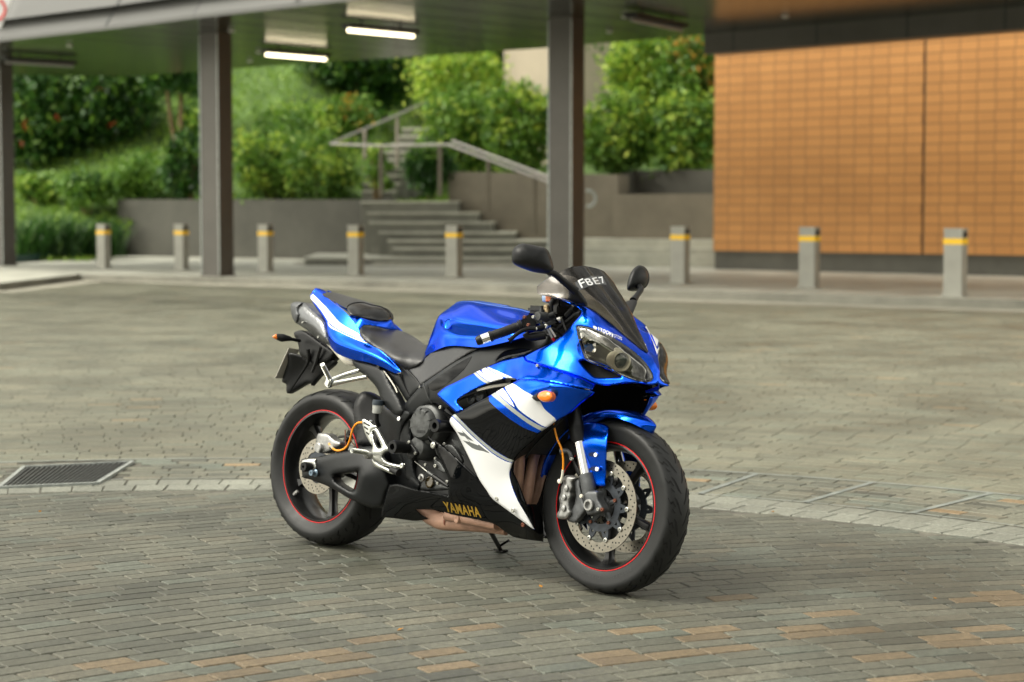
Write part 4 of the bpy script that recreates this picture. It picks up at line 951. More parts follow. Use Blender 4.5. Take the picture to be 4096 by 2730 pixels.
    # raised sidewall lettering
    if front:
        def wp(ang0, span, rin, hgt, flip=True):
            def f(a, b):
                th_ = ang0+span*(a-.5)*(1 if flip else -1); rr = rin+hgt*b; t_ = (rr-.2285)/(sh_r-.2285); y = -(h+.004)*(1-t_)-hw*.97*t_ if t_ < 1 else -hw*.98
                y = -(np.interp(rr, [.2285, .2285+(sh_r-.2285)*.45, .2285+(sh_r-.2285)*.82, sh_r], [h+.004, hw*.93, hw*.995, hw]))-.0006
                return Vector((rr*math.cos(th_), y, rr*math.sin(th_)))
            return f
        for s_, a_, sp_ in (('DIABLO', -98, .36), ('ROSSO', -128, .32), ('PIRELLI', -64, .34)):
            lettering('sidewall_lettering', s_, [(0, 0)]*4, None, MT['emb'], r, warp=wp(math.radians(a_), -sp_, .2405, .010, True))
    # brake discs
    def disc(y, R_, rin, nb, nh):
        dm = MB(); tk = .005; ci = lambda rr, n_: [(rr*math.cos(2*math.pi*i/n_), rr*math.sin(2*math.pi*i/n_)) for i in range(n_)]
        inner_ = []
        for i in range(nb*12):
            a = 2*math.pi*i/(nb*12); c_ = abs(((a*nb/(2*math.pi)+.5) % 1)-.5)*2; inner_.append(((rin-.008*(1-c_)**2)*math.cos(a), (rin-.008*(1-c_)**2)*math.sin(a)))
        dm.plate(ci(R_, 96), [inner_], (0, y-tk/2, 0), (1, 0, 0), (0, 0, 1), tk)
        do = dm.build('brake_disc', MT['disc'], r, smooth=30)
        hm = MB()
        for i in range(nh):
            for j, fr_ in enumerate((.2, .5, .8)):
                a = 2*math.pi*(i+j*.33)/nh; rr = rin+.006+(R_-rin-.010)*fr_
                for yy, ax_ in ((y-tk/2-.0003, -1), (y+tk/2+.0003, 1)):
                    c_ = Vector((rr*math.cos(a), yy, rr*math.sin(a))); V = [c_+Vector((.0032*math.cos(t_), 0, .0032*math.sin(t_))) for t_ in np.linspace(0, 2*math.pi, 9)[:-1]]; hm.add(V, [tuple(range(8)) if ax_ < 0 else tuple(range(8))[::-1]])
        hm.build('drilled_hole', MT['hole'], do, smooth=0)
        return do
    if front:
        for y in (-.072, .072):
            do = disc(y, disc_r, disc_r-.034, 10, 24); nb = 10; cm = MB(); out = []
            for i in range(nb*14):
                a = 2*math.pi*i/(nb*14); c_ = abs(((a*nb/(2*math.pi)+.5) % 1)-.5)*2; out.append(((.088+.036*max(0, (1-c_*1.9))**.6)*math.cos(a), (.088+.036*max(0, (1-c_*1.9))**.6)*math.sin(a)))
            ri = [(.062*math.cos(a), .062*math.sin(a)) for a in np.linspace(0, 2*math.pi, 49)[:-1]]; ho = [ri]
            for k in range(nb):
                a = 2*math.pi*k/nb; c_ = Vector((.093*math.cos(a), .093*math.sin(a))); ho.append([(c_.x+.0075*math.cos(a+e), c_.y+.0075*math.sin(a+e)) for e in (0, 2.1, 4.2)])
            sgn = 1 if y < 0 else -1
            cm.plate(out, ho, (0, y+sgn*.001-.002, 0), (1, 0, 0), (0, 0, 1), .006); cm.build('disc_carrier', MT['carr'], r, smooth=30)
            for k in range(nb):
                a = 2*math.pi*k/nb; c_ = Vector((.1205*math.cos(a), y, .1205*math.sin(a))); lathep('bobbin', c_+Vector((0, -sgn*.003, 0)), [(0, .0085), (.004, .0085), (.005, .007), (.005, .0045), (.001, .004), (.001, 0)], MT['bolt'], do, (0, -sgn, 0), 14)
            for k in range(5):
                a = 2*math.pi*(k+.3)/5; c_ = Vector((.069*math.cos(a), y, .069*math.sin(a))); lathep('carrier_bolt', c_+Vector((0, -sgn*.003, 0)), [(0, .0065), (.005, .006), (.005, .003), (.002, 0)], MT['rust'], do, (0, -sgn, 0), 10)
            sp_ = MB()
            for k in range(5):
                a = 2*math.pi*(k+.3)/5; sp_.tube([(.03*math.cos(a), y*.8, .03*math.sin(a)), (.067*math.cos(a), y*.9, .067*math.sin(a))], [.012, .009], 8)
            sp_.lathe((0, y*.62, 0), (0, -sgn, 0), [(0, .036), (.02, .034), (.024, .026), (.024, 0)], 28); sp_.build('hub_spider', MT['cast'], r)
    else:
        do = disc(-.086, disc_r, disc_r-.042, 6, 20); lathep('disc_carrier', (0, -.082, 0), [(0, .07), (.004, .07), (.006, .03), (.006, 0)], MT['carr'], r)
        q = MB(); q.lathe((0, .085, 0), (0, 1, 0), [(0, .09), (.004, .092), (.008, .09), (.008, .03), (0, .03)], 60); q.build('sprocket', MT['alu'], r)
    # valve
    return r
fw = wheel('front_wheel', AXF, .3012, .120, 3.5, .0502, .160, .034, 5, True, -.013)
rw = wheel('rear_wheel', AXR, .3101, .190, 6, .0715, .110, .045, 5, False)
q = MB(); q.tube([Vector((.19, -.02, .0)), Vector((.208, -.02, 0))], .004, 8); v_ = q.build('valve_cap', MT['red'], fw)
q = MB(); q.box((-.155, -.055, -.122), (.012, .012, .035), Matrix.Rotation(.9, 3, 'Y'), bev=.002); q.build('balance_weight', MT['casts'], rw)
#%%BODY
# ---------------- nose, screen, headlights
cowlF = T(2, [(1545, 1107, 0), (1600, 1180, 0), (1632, 1260, 0), (1645, 1340, 0), (1648, 1415, 0), (1480, 1072, -.016), (1400, 1010, -.034), (1300, 925, -.053), (1200, 840, -.068), (1120, 777, -.084), (1000, 690, -.112), (945, 665, -.126), (1020, 765, -.142), (1190, 890, -.112), (850, 640, -.145), (620, 570, -.165),
  (1400, 1100, -.078), (1300, 1030, -.108), (1200, 970, -.135), (1100, 918, -.152), (1000, 885, -.164), (865, 870, -.174), (1590, 1350, -.024), (1545, 1240, -.036), (1480, 1165, -.052), (1530, 1392, -.066), (1450, 1380, -.080), (1250, 1310, -.120), (1050, 1220, -.152), (960, 1180, -.166),
  (905, 735, -.155), (770, 900, -.175), (560, 1050, -.192), (350, 1140, -.198), (430, 1205, -.213), (700, 1285, -.220), (900, 1350, -.196), (1040, 1415, -.160), (1200, 1428, -.134), (1400, 1408, -.098), (1550, 1420, -.054), (700, 1100, -.190), (550, 1110, -.200), (1590, 1110, .012), (1668, 1300, .014)])
hl = [(862, 866, 1), (905, 864), (1000, 883), (1100, 918), (1200, 968), (1300, 1028), (1400, 1098), (1480, 1168), (1540, 1240), (1580, 1308), (1590, 1352), (1574, 1382), (1530, 1391), (1450, 1380), (1350, 1347), (1250, 1311), (1150, 1257), (1050, 1220), (962, 1182), (928, 1120), (898, 1030), (876, 950)]
intake = [(885, 1194, 1), (950, 1188), (1000, 1212), (1100, 1258), (1200, 1302), (1290, 1347), (1230, 1352), (1100, 1356), (1035, 1348), (980, 1300), (930, 1250)]
cowl_out = [(620, 570, 1), (700, 585), (765, 600), (850, 640), (945, 665), (1000, 690), (1100, 760), (1200, 840), (1300, 925), (1400, 1010), (1480, 1072), (1545, 1107, 1), (1600, 1180), (1632, 1260), (1645, 1340), (1648, 1418, 1), (1560, 1424), (1500, 1414), (1400, 1406), (1300, 1412), (1200, 1428), (1100, 1428), (1042, 1416, 1), (1000, 1400), (900, 1352), (700, 1287), (560, 1242), (430, 1207), (375, 1187), (350, 1140, 1), (440, 1100), (560, 1050), (700, 965), (770, 900), (830, 822), (870, 782), (906, 735), (895, 700), (850, 668), (780, 640), (700, 606)]
cowl = sheet('upper_cowl', T(2, cowl_out), cowlF, [MT['blue'], MT['black']], inner=1, holes=[T(2, hl), T(2, intake)], th=.004, roll=(9, .006), mirror='join', relax=.012, step=8)
bc = bvh(cowl)
decal('nose_stripe', [T(22, [(625, 275), (820, 440), (822, 490), (765, 655, 1), (640, 390), (613, 352), (620, 320)]), T(22, [(572, 243, 1), (557, 312), (592, 352), (700, 590), (768, 792, 1), (828, 672), (862, 560), (865, 520), (838, 478, 1), (830, 560), (768, 702, 1), (620, 365), (597, 332), (604, 260, 1)])], bc, MT['white'], cowl, off=.003, step=2.5)
lettering('shop_lettering', 'VROOM', T(2, [(1066, 903), (1196, 957), (1196, 928), (1066, 871)]), bc, MT['white'], cowl, bold=.05, off=.004)
lettering('shop_lettering', 'MOTORS', T(2, [(1198, 960), (1290, 1003), (1293, 972), (1198, 930)]), bc, MT['white'], cowl, bold=.015, off=.004)
decal('shop_emblem', [T(2, [(1038+20*math.cos(a)+4*math.sin(a), 872+16*math.sin(a)+6*math.cos(a)) for a in np.linspace(0, 6.28, 15)[:-1]])], bc, MT['white'], cowl)
cf = rbf(cowlF)
lens = sheet('headlight', T(2, hl), lambda u, v: cf(u, v)-.002, MT['lens'], th=.0025, roll=(14, .004), mirror='copy', step=10, push=.002)
hsg = sheet('headlight_housing', T(2, hl), lambda u, v: cf(u, v)+.058, mat('housing', (.10, .098, .082), .3, .3, coat=.3, var=.3, vs=10), th=.002, roll=(28, -.056), mirror='copy', step=9)
sheet('intake_duct', T(2, [(860, 1170), (960, 1170), (1100, 1240), (1310, 1350), (1230, 1370), (1000, 1365), (900, 1260)]), lambda u, v: cf(u, v)+.05, MT['plastic'], th=.002, roll=(8, 0), mirror='copy')
q = MB(); ax = Vector((.93, -.36, -.05)).normalized(); c = P(2, 1290, 1192, -.105)-ax*.022
q.lathe(c, ax, [(-.03, .030), (.0, .036), (.022, .037), (.026, .036), (.026, .029), (.012, .0275), (.012, .0)], 40); o = q.build('projector', MT['cream'], bike); mir(o)
q = MB(); q.lathe(c+ax*.012, ax, [(0, .027), (.008, .025), (.014, .017), (.016, .008), (.0165, 0)], 32); o = q.build('projector_lens', mat('projector_glass', (.05, .07, .07), .03, coat=1, spec=.8), bike); mir(o)
lathep('adjuster', P(2, 1240, 1085, -.10), [(0, .008), (.03, .008), (.03, 0)], MT['cream'], axis=ax)
q = MB(); c = P(2, 962, 1062, -.165)-ax*.02; q.lathe(c, ax, [(-.02, .006), (-.012, .02), (.0, .030), (.014, .037), (.016, .037), (.001, .028), (-.01, .018), (-.018, 0)], 36); o = q.build('reflector', MT['chrome'], bike); mir(o)
q = MB(); q.lathe(c-ax*.012, ax, [(0, .007), (.02, .007), (.026, 0)], 16); q.build('bulb', mat('bulb_blue', (.05, .2, .7), .1, coat=1), bike)
q = MB(); q.tube([P(2, 885, 905, -.178), P(2, 1000, 975, -.15), P(2, 1120, 1050, -.12), P(2, 1215, 1112, -.098)], [.004, .0028, .0028, .0015], 6); q.build('edge_highlight', MT['silver'], bike)  # silver bar stands in for the highlight along the housing edge
scr = gridsurf('windscreen', [
 RW(2, (972, 282, 0), (915, 277, -.040), (845, 282, -.080), (765, 302, -.112), (690, 345, -.135), (600, 383, -.152), (480, 470, -.168)),
 RW(2, (1030, 360, 0), (975, 356, -.040), (905, 358, -.080), (830, 375, -.112), (745, 405, -.137), (640, 450, -.155), (478, 520, -.170)),
 RW(2, (1085, 440, 0), (1035, 435, -.038), (965, 440, -.077), (885, 458, -.110), (790, 490, -.138), (680, 525, -.157), (500, 548, -.171)),
 RW(2, (1150, 530, 0), (1105, 525, -.036), (1040, 530, -.072), (960, 548, -.104), (870, 575, -.130), (770, 590, -.152), (640, 576, -.168)),
 RW(2, (1215, 625, 0), (1178, 620, -.033), (1120, 624, -.065), (1050, 640, -.092), (975, 655, -.115), (910, 657, -.130), (850, 643, -.145)),
 RW(2, (1290, 732, 0), (1258, 727, -.027), (1210, 728, -.052), (1150, 735, -.075), (1090, 736, -.093), (1040, 722, -.104), (995, 692, -.110)),
 RW(2, (1370, 858, 0), (1344, 852, -.020), (1305, 850, -.039), (1260, 848, -.055), (1215, 838, -.067), (1170, 816, -.076), (1125, 781, -.082)),
 RW(2, (1440, 960, 0), (1420, 958, -.014), (1395, 957, -.026), (1370, 955, -.036), (1345, 950, -.044), (1322, 942, -.049), (1300, 928, -.053)),
 RW(2, (1500, 1045, 0), (1487, 1044, -.008), (1472, 1043, -.015), (1455, 1040, -.021), (1438, 1035, -.026), (1420, 1026, -.031), (1402, 1013, -.034)),
 RW(2, (1545, 1107, 0), (1541, 1105, -.003), (1536, 1103, -.005), (1530, 1100, -.007), (1522, 1096, -.009), (1512, 1091, -.011), (1500, 1084, -.013))], MT['screen'], th=.0028, ku=5, kv=5)
bs_ = bvh(scr)
decal('plate_sticker', [T(2, [(842, 440), (900, 400), (1000, 378), (1080, 372), (1110, 385), (1150, 460), (1100, 455), (1000, 468), (930, 495), (880, 515)])], bs_, mat('smoked_film', (.05, .052, .055), .15, coat=1), scr, off=.0008)
for s_, a, b_ in (('F', 868, 916), ('B', 932, 986), ('E', 1004, 1050), ('7', 1066, 1106)):
    f_ = lambda x: (x-868)/238
    lettering('plate_lettering', s_, T(2, [(a+38, 492-30*f_(a)-18*(f_(a) > .15)), (b_+38, 482-38*f_(b_)-0*18), (b_, 402-22*f_(b_)), (a, 420-38*f_(a))]), bs_, MT['white'], scr, off=.0014, bold=.012)
# mirrors
mo = [(310, 66), (350, 58), (420, 70), (490, 86), (545, 100), (585, 138), (615, 215), (632, 285), (622, 322), (592, 350), (545, 352), (440, 335), (350, 305), (275, 272), (240, 240), (232, 200), (240, 130), (268, 90)]
pillow('mirror', T(2, mo), T(2, [(240, 200, -.41), (630, 280, -.30), (430, 80, -.36), (430, 340, -.35)]), MT['plastic'], front=.055, w_=30, back=.004, step=5, radial=True)
tubep('mirror_stem', 2, [(585, 345, -.315), (640, 350, -.29), (740, 430, -.235), (850, 520, -.185)], [.009, .012, .012, .016], MT['plastic'])
pillow('mirror_foot', T(2, [(765, 600, 1), (786, 560), (782, 518), (815, 505), (852, 503), (885, 532), (915, 575), (938, 615), (951, 667, 1), (900, 655), (850, 641), (800, 620)]), T(2, [(770, 600, -.165), (951, 667, -.138), (850, 505, -.178)]), MT['plastic'], front=.014, w_=22, back=.012)
ml = [(1440, 278), (1472, 270), (1508, 288), (1535, 322), (1550, 372), (1546, 420), (1530, 462), (1500, 492), (1465, 500), (1420, 516), (1362, 516), (1345, 492), (1350, 440), (1368, 375), (1400, 312)]
pillow('mirror', T(2, ml), T(2, [(1350, 450, .32), (1550, 400, .42), (1450, 280, .37)]), MT['plastic'], front=.045, w_=20, back=.01, step=5, radial=True)
tubep('mirror_stem', 2, [(1455, 470, .35), (1482, 500, .33), (1450, 550, .29), (1405, 612, .24)], [.012, .011, .010, .014], MT['plastic'])
pillow('mirror_foot', T(2, [(1308, 640), (1345, 618), (1400, 600), (1428, 618), (1418, 660), (1384, 746, 1), (1350, 700)]), T(2, [(1310, 640, .16), (1384, 746, .10), (1425, 615, .2)]), MT['plastic'], front=.008, w_=14, back=.01)
# ---------------- side fairing
ctB = T(4, [(525, 165, -.235), (680, 315, -.245), (630, 360, -.243), (690, 215, -.236), (950, 70, -.238)])+T(1, [(1760, 1450, -.228), (2000, 1330, -.222), (2290, 1200, -.208)])
F1c = ctB+T(2, [(350, 1140, -.200), (560, 1242, -.218), (700, 1287, -.220), (870, 1340, -.202), (1042, 1416, -.160), (330, 1330, -.252), (600, 1375, -.262), (900, 1428, -.222), (430, 1270, -.228), (200, 1270, -.222), (60, 1300, -.236)])
F1o = T(2, [(350, 1140, 1), (375, 1187), (430, 1207), (560, 1242), (700, 1287), (900, 1352), (1000, 1400), (1042, 1416, 1), (1010, 1470), (950, 1462), (900, 1452), (750, 1424), (600, 1396), (450, 1374), (345, 1374), (285, 1380, 1)])+T(4, [(1150, 30), (1080, 35), (1000, 55), (950, 75), (850, 115), (760, 165), (700, 205), (688, 228), (702, 252), (742, 290, 1), (682, 320, 1), (600, 245), (535, 187), (522, 165), (532, 148)])+T(1, [(1760, 1448), (1850, 1405), (2000, 1330), (2150, 1258), (2290, 1198)])+T(2, [(200, 1175)])
g1 = [(T(1, [(2025, 1300), (2050, 1300), (2130, 1363), (2205, 1405), (2172, 1414), (2100, 1375)]), 2), (T(1, [(2060, 1295), (2095, 1285), (2150, 1340), (2212, 1388), (2195, 1394), (2130, 1355)]), 1), (T(2, [(-55, 1268), (-20, 1258), (60, 1310), (150, 1357), (40, 1392), (-30, 1330)]), 1),
      (T(2, [(0, 1262), (22, 1254), (110, 1306), (212, 1350), (185, 1357), (80, 1314)]), 2), (T(2, [(58, 1272), (120, 1300), (235, 1350), (205, 1350), (110, 1306)]), 1)]
PM = [MT['blue'], MT['white'], MT['silver'], MT['black']]
f1 = sheet('upper_fairing', F1o, F1c, PM, regions=g1, inner=3, th=.004, roll=(9, .006), mirror='copy', step=8)
F2c = ctB+T(2, [(330, 1362, -.262), (600, 1395, -.272), (770, 1428, -.252), (900, 1455, -.216), (1030, 1495, -.162), (600, 1380, -.258)])+T(5, [(400, 120, -.186)])+T(4, [(1330, 180, -.272), (1430, 200, -.256), (1100, 200, -.268), (1568, 365, -.212), (1510, 385, -.222), (1360, 492, -.232), (1000, 250, -.266), (1000, 450, -.252), (800, 400, -.252), (1150, 740, -.214),
  (900, 650, -.230), (740, 600, -.226), (1138, 850, -.198), (930, 960, -.196), (1200, 1050, -.184), (1330, 1290, -.152), (1100, 1125, -.176)])
F2o = T(2, [(287, 1378, 1), (330, 1364), (450, 1371), (600, 1394), (750, 1424), (900, 1455), (1000, 1476), (1032, 1494), (1018, 1516)])+T(5, [(400, 122), (330, 182), (220, 247)])+T(4, [(1440, 442), (1362, 494, 1), (1330, 545), (1260, 605), (1200, 662), (1165, 715), (1150, 740), (1136, 790), (1135, 850), (1160, 950), (1200, 1050), (1260, 1160), (1332, 1292, 1), (1300, 1275), (1200, 1200), (1100, 1127), (985, 1040), (930, 962), (870, 872), (800, 722), (740, 600), (680, 482), (640, 425), (624, 388), (636, 356), (656, 335, 1), (742, 290), (830, 240), (930, 190), (1000, 150), (1080, 104), (1150, 68)])
g2 = [(T(4, [(690, 318), (930, 188), (960, 225), (1050, 310), (1150, 385), (1250, 447), (1366, 496), (1330, 548), (1260, 608), (1168, 724), (1100, 690), (1000, 630), (900, 550), (800, 460), (720, 380), (660, 332)]), 3),
      (T(4, [(640, 352), (700, 402), (790, 493), (890, 583), (990, 665), (1090, 722), (1160, 746), (1130, 790), (1125, 850), (1150, 950), (1195, 1055), (1260, 1165), (1345, 1310), (1200, 1215), (1100, 1142), (970, 1045), (915, 962), (855, 872), (790, 722), (730, 600), (670, 482), (615, 420), (610, 380)]), 1),
      (T(4, [(650, 334), (670, 330), (720, 382), (800, 462), (900, 553), (1000, 634), (1100, 694), (1162, 718), (1154, 736), (1090, 713), (990, 656), (890, 574), (790, 484), (700, 393), (648, 345)]), 2),
      (T(4, [(968, 162), (1003, 144), (1080, 212), (1180, 297), (1290, 377), (1400, 437), (1442, 440), (1400, 470), (1388, 468), (1280, 408), (1150, 313), (1050, 232)]), 2),
      (T(4, [(1012, 138), (1066, 108), (1165, 262), (1120, 238), (1050, 178)]), 1), (T(4, [(1085, 100), (1145, 70), (1240, 130), (1330, 180), (1382, 225), (1420, 290), (1516, 382), (1440, 438), (1340, 390), (1210, 298), (1165, 230)]), 1)]
f2 = sheet('main_fairing', F2o, F2c, PM, regions=g2, inner=3, th=.004, roll=(9, .006), mirror='copy', step=8)
bf = bvh(f2)
decal('model_lettering', [T(4, [(688, 475, 1), (740, 487, 1), (724, 462, 1), (828, 558, 1), (770, 535, 1), (800, 565, 1), (862, 590, 1), (868, 582, 1), (962, 656, 1), (845, 625, 1), (812, 612, 1), (735, 548, 1), (792, 562, 1), (752, 515, 1), (718, 508, 1)])], bf, mat('dark_grey_print', (.12, .13, .13), .4), f2)
for x, y in ((1018, 1035), (1153, 1133)): boltp(4, x, y, -.186, .008, 'bolt', f2)
boltp(2, 483, 1238, -.226, .006, 'bolt', f1)
be = [(440, 512, 1), (475, 533), (560, 590), (650, 665), (740, 745), (830, 830), (880, 880), (960, 990), (1100, 1110), (1200, 1188), (1310, 1262, 1), (1250, 1168), (1186, 1055), (1148, 955), (1124, 850), (1126, 785), (1145, 768), (1165, 830), (1200, 900), (1235, 990), (1270, 1082, 1), (1345, 1082, 1), (1385, 1150), (1408, 1260), (1408, 1388), (1390, 1394), (1180, 1363), (1090, 1312), (1000, 1250), (900, 1222), (640, 1168), (520, 1130), (345, 1126, 1), (380, 1163), (440, 1205, 1), (340, 1222), (180, 1203), (50, 1190, 1), (62, 1115), (108, 940), (140, 916), (200, 914), (350, 958), (480, 983), (612, 1014, 1), (617, 900), (600, 830), (560, 740), (520, 670), (485, 600), (450, 552)]
beF = T(4, [(50, 1190, -.125), (120, 930, -.158), (350, 960, -.19), (610, 1000, -.212), (440, 515, -.218), (650, 665, -.224), (870, 875, -.203), (640, 1168, -.150), (1000, 1250, -.135), (700, 1060, -.196), (900, 1120, -.176), (980, 1045, -.184), (1100, 1130, -.170), (1200, 1215, -.155), (1180, 1362, -.085), (1390, 1392, -.045), (1335, 1295, -.135), (1408, 1260, -.055), (1270, 1082, -.165), (1345, 1082, -.11), (1145, 770, -.206), (350, 1128, -.145), (340, 1222, -.09), (540, 600, -.222), (200, 1050, -.165)])
be_o = sheet('belly_pan', T(4, be), beF, MT['black'], th=.004, roll=(9, .006), mirror='copy', step=8, push=-.007)
bb_ = bvh(be_o)
lettering('maker_lettering', 'YAMAHA', T(4, [(594, 1141), (893, 1194), (868, 1108), (566, 1056)]), bb_, MT['gold'], be_o, bold=.03, off=.0015)
boltp(4, 1238, 1255, -.148, .008, 'rust', be_o); boltp(4, 486, 590, -.222, .012, 'bolt', be_o)
# front turn signals
sg_ = pillow('turn_signal', T(4, [(1358, 188), (1370, 152), (1410, 133), (1450, 135), (1480, 155), (1488, 190), (1465, 220), (1420, 229), (1383, 215)]), -.283, MT['orange'], front=.020, w_=10, back=.018, step=3.5, radial=True); mir(sg_)
st_ = pillow('signal_stalk', T(4, [(1310, 188, 1), (1340, 160), (1372, 148), (1364, 190), (1392, 222, 1), (1350, 220), (1325, 205)]), -.275, MT['plastic'], front=.012, w_=10, back=.014, step=5); mir(st_)
# ---------------- tank, seats, tail
tank = gridsurf('fuel_tank', [
 [(-.188, 0, .80), (-.188, -.04, .80), (-.186, -.07, .795), (-.182, -.085, .785), P(1, 1578, 1110, -.088), P(1, 1577, 1150, -.091)],
 [(-.170, 0, .865), (-.169, -.04, .862), (-.165, -.075, .855), P(1, 1628, 985, -.094), P(1, 1640, 1040, -.102), P(1, 1650, 1108, -.116)],
 [(-.138, 0, .935), (-.136, -.045, .932), (-.130, -.085, .920), P(1, 1716, 850, -.105), P(1, 1725, 950, -.116), P(1, 1740, 1068, -.138)],
 [(-.105, 0, .970), (-.103, -.045, .967), P(1, 1756, 742, -.092), P(1, 1762, 810, -.122), P(1, 1790, 940, -.127), P(1, 1800, 1052, -.146)],
 RW(1, (1905, 628, 0), (1862, 662, -.050), (1850, 762, -.130), (1862, 845, -.144), (1880, 950, -.136), (1880, 1050, -.154)),
 RW(1, (2030, 620, 0), (1990, 656, -.065), (1960, 790, -.149), (1970, 870, -.157), (1980, 965, -.150), (1985, 1058, -.171)),
 RW(1, (2150, 640, 0), (2130, 703, -.080), (2100, 816, -.163), (2105, 885, -.168), (2110, 975, -.163), (2110, 1066, -.186)),
 RW(1, (2292, 665, 0), (2285, 762, -.100), (2245, 845, -.172), (2250, 905, -.177), (2255, 965, -.176), (2265, 1036, -.196)),
 RW(1, (2471, 690, 0), (2438, 812, -.125), (2400, 862, -.176), (2400, 910, -.182), (2410, 950, -.184), (2430, 995, -.198)),
 RW(1, (2600, 730, 0), (2570, 830, -.105), (2540, 875, -.145), (2535, 920, -.155), (2545, 940, -.160), (2555, 960, -.172))], MT['blue'], th=.003, ku=6, kv=5)
pillow('tank_ridge', T(20, [(1010, 122), (1060, 106), (1240, 130), (1480, 168), (1650, 203), (1750, 268), (1700, 285), (1400, 240), (1100, 180)]), T(20, [(1010, 122, .02), (1060, 106, .05), (1650, 203, .05), (1100, 180, -.01), (1700, 285, .0)]), MT['blue'], front=.006, w_=8, back=.012, step=5)
bt = bvh(tank); decal('tank_badge', [T(20, [(1080, 118), (1150, 112), (1240, 130), (1215, 152), (1130, 140)])], bvh(COL.objects['tank_ridge']), MT['white'], tank, off=.001)
lathep('tank_emblem', P(1, 1797, 838, -.136), [(0, .021), (.002, .021), (.003, .019), (.0015, .016), (.0015, 0)], MT['blue'], tank, Vector((-.1, -1, .15)))
pillow('rider_seat', T(1, [(945, 885), (962, 860), (1010, 843), (1090, 855), (1200, 875), (1330, 905), (1420, 950), (1480, 990), (1530, 1028), (1592, 1038, 1), (1578, 1100), (1582, 1142), (1552, 1200), (1480, 1250), (1400, 1273), (1340, 1242), (1250, 1182), (1150, 1105), (1050, 1045), (1000, 1010), (955, 960)]),
  T(1, [(950, 885, -.135), (955, 960, -.148), (1050, 1045, -.150), (1150, 1105, -.148), (1400, 1272, -.132), (1582, 1142, -.095), (1592, 1038, -.02), (1530, 1028, .02), (1420, 950, .09), (1200, 875, .06), (1010, 843, -.03), (1050, 940, -.115), (1250, 1010, -.075), (1350, 1120, -.118), (1480, 1120, -.09)]), MT['seat'], front=.016, w_=26, back=.02, step=8)
psc = T(21, [(395, 265, -.055), (560, 220, 0), (1000, 330, .05), (1320, 420, .075), (900, 570, -.104), (700, 460, -.088), (540, 370, -.072), (1000, 450, -.03)])
pst = pillow('pillion_seat', T(21, [(395, 265), (480, 228), (560, 220), (680, 235), (1000, 330), (1320, 420), (1520, 490), (1500, 530), (1330, 490), (1100, 490), (1000, 540), (955, 600), (900, 572), (820, 530), (700, 462), (540, 372), (400, 292)]), psc, MT['seat'], front=.014, w_=18, back=.015, step=6)
prl = [(935, 575), (985, 512), (1080, 472), (1200, 455), (1330, 465), (1500, 515), (1680, 545), (1800, 600), (1880, 680), (1915, 770), (1905, 840), (1850, 872), (1700, 905), (1500, 880), (1300, 822), (1150, 782), (1020, 732), (960, 655)]
prc = T(21, [(935, 575, -.104), (1020, 732, -.118), (1200, 455, -.02), (1500, 515, .04), (1680, 545, .07), (1905, 800, .085), (1500, 880, -.01), (1300, 822, -.07), (1700, 905, .03)])
pillow('front_roll', T(21, prl), prc, MT['seat2'], pst, front=.042, w_=20, back=.02, step=4, radial=True)
def seam(name, z, pts, r, m, up):
    q = MB(); q.tube([p+(BC-p).normalized()*up for p in Pz(z, pts)], r, 6, smooth=4); return q.build(name, m, bike)
prf = rbf(prc); pp = T(21, [(936, 590), (950, 550), (985, 512), (1080, 470), (1200, 453), (1330, 463), (1500, 513), (1680, 543), (1800, 598), (1880, 678), (1916, 770)]); q = MB()
q.tube([(lambda p: p+(BC-p).normalized()*.006)(P_uv(u, v, float(prf(np.array([u]), np.array([v]))[0]))) for u, v in pp], .0024, 6, smooth=4); q.build('seat_piping', MT['black'], pst)
tail = gridsurf('tail_cowl', [RW(1, *r) for r in (
 ((505, 497, -.036), (482, 530, -.045), (470, 548, -.051), (461, 562, -.055), (460, 580, -.056)),
 ((592, 558, -.060), (545, 598, -.072), (525, 625, -.077), (500, 640, -.080), (500, 655, -.078)),
 ((690, 636, -.088), (625, 668, -.102), (590, 700, -.106), (556, 718, -.106), (556, 735, -.103)),
 ((765, 692, -.105), (690, 755, -.122), (650, 785, -.128), (612, 800, -.128), (612, 830, -.124)),
 ((835, 762, -.116), (755, 842, -.138), (700, 868, -.144), (640, 925, -.152), (640, 1000, -.142)),
 ((925, 880, -.128), (850, 905, -.142), (780, 928, -.149), (712, 1010, -.170), (700, 1105, -.148)),
 ((945, 960, -.141), (945, 966, -.142), (895, 985, -.151), (840, 1062, -.176), (830, 1168, -.154)),
 ((1010, 1018, -.145), (1012, 1030, -.146), (1000, 1040, -.150), (990, 1108, -.177), (990, 1200, -.159)),
 ((1110, 1070, -.148), (1110, 1078, -.149), (1112, 1092, -.152), (1122, 1165, -.175), (1130, 1242, -.161)),
 ((1205, 1150, -.151), (1207, 1157, -.152), (1210, 1170, -.155), (1220, 1220, -.168), (1230, 1288, -.161)),
 ((1290, 1236, -.154), (1290, 1241, -.154), (1291, 1250, -.156), (1292, 1275, -.160), (1285, 1312, -.158)),
 ((1336, 1292, -.156), (1336, 1294, -.156), (1336, 1297, -.156), (1336, 1299, -.156), (1330, 1304, -.156)))], MT['blue'], mirror=False, th=.004, ku=5, kv=4, smooth=50)
bta = bvh(tail)
WS = [T(21, [(108, 300), (140, 235), (175, 262), (330, 410), (480, 560), (600, 700), (720, 840), (800, 915), (900, 985), (1060, 1075), (1220, 1170), (1315, 1305), (1100, 1225), (900, 1135), (740, 1050), (640, 990), (560, 920), (490, 830), (400, 690), (280, 530), (130, 365)]), T(21, [(512, 880), (560, 955), (640, 1015), (740, 1075), (900, 1160), (1100, 1250), (1340, 1330), (1405, 1375), (1150, 1290), (950, 1205), (780, 1120), (640, 1060), (540, 990)])]
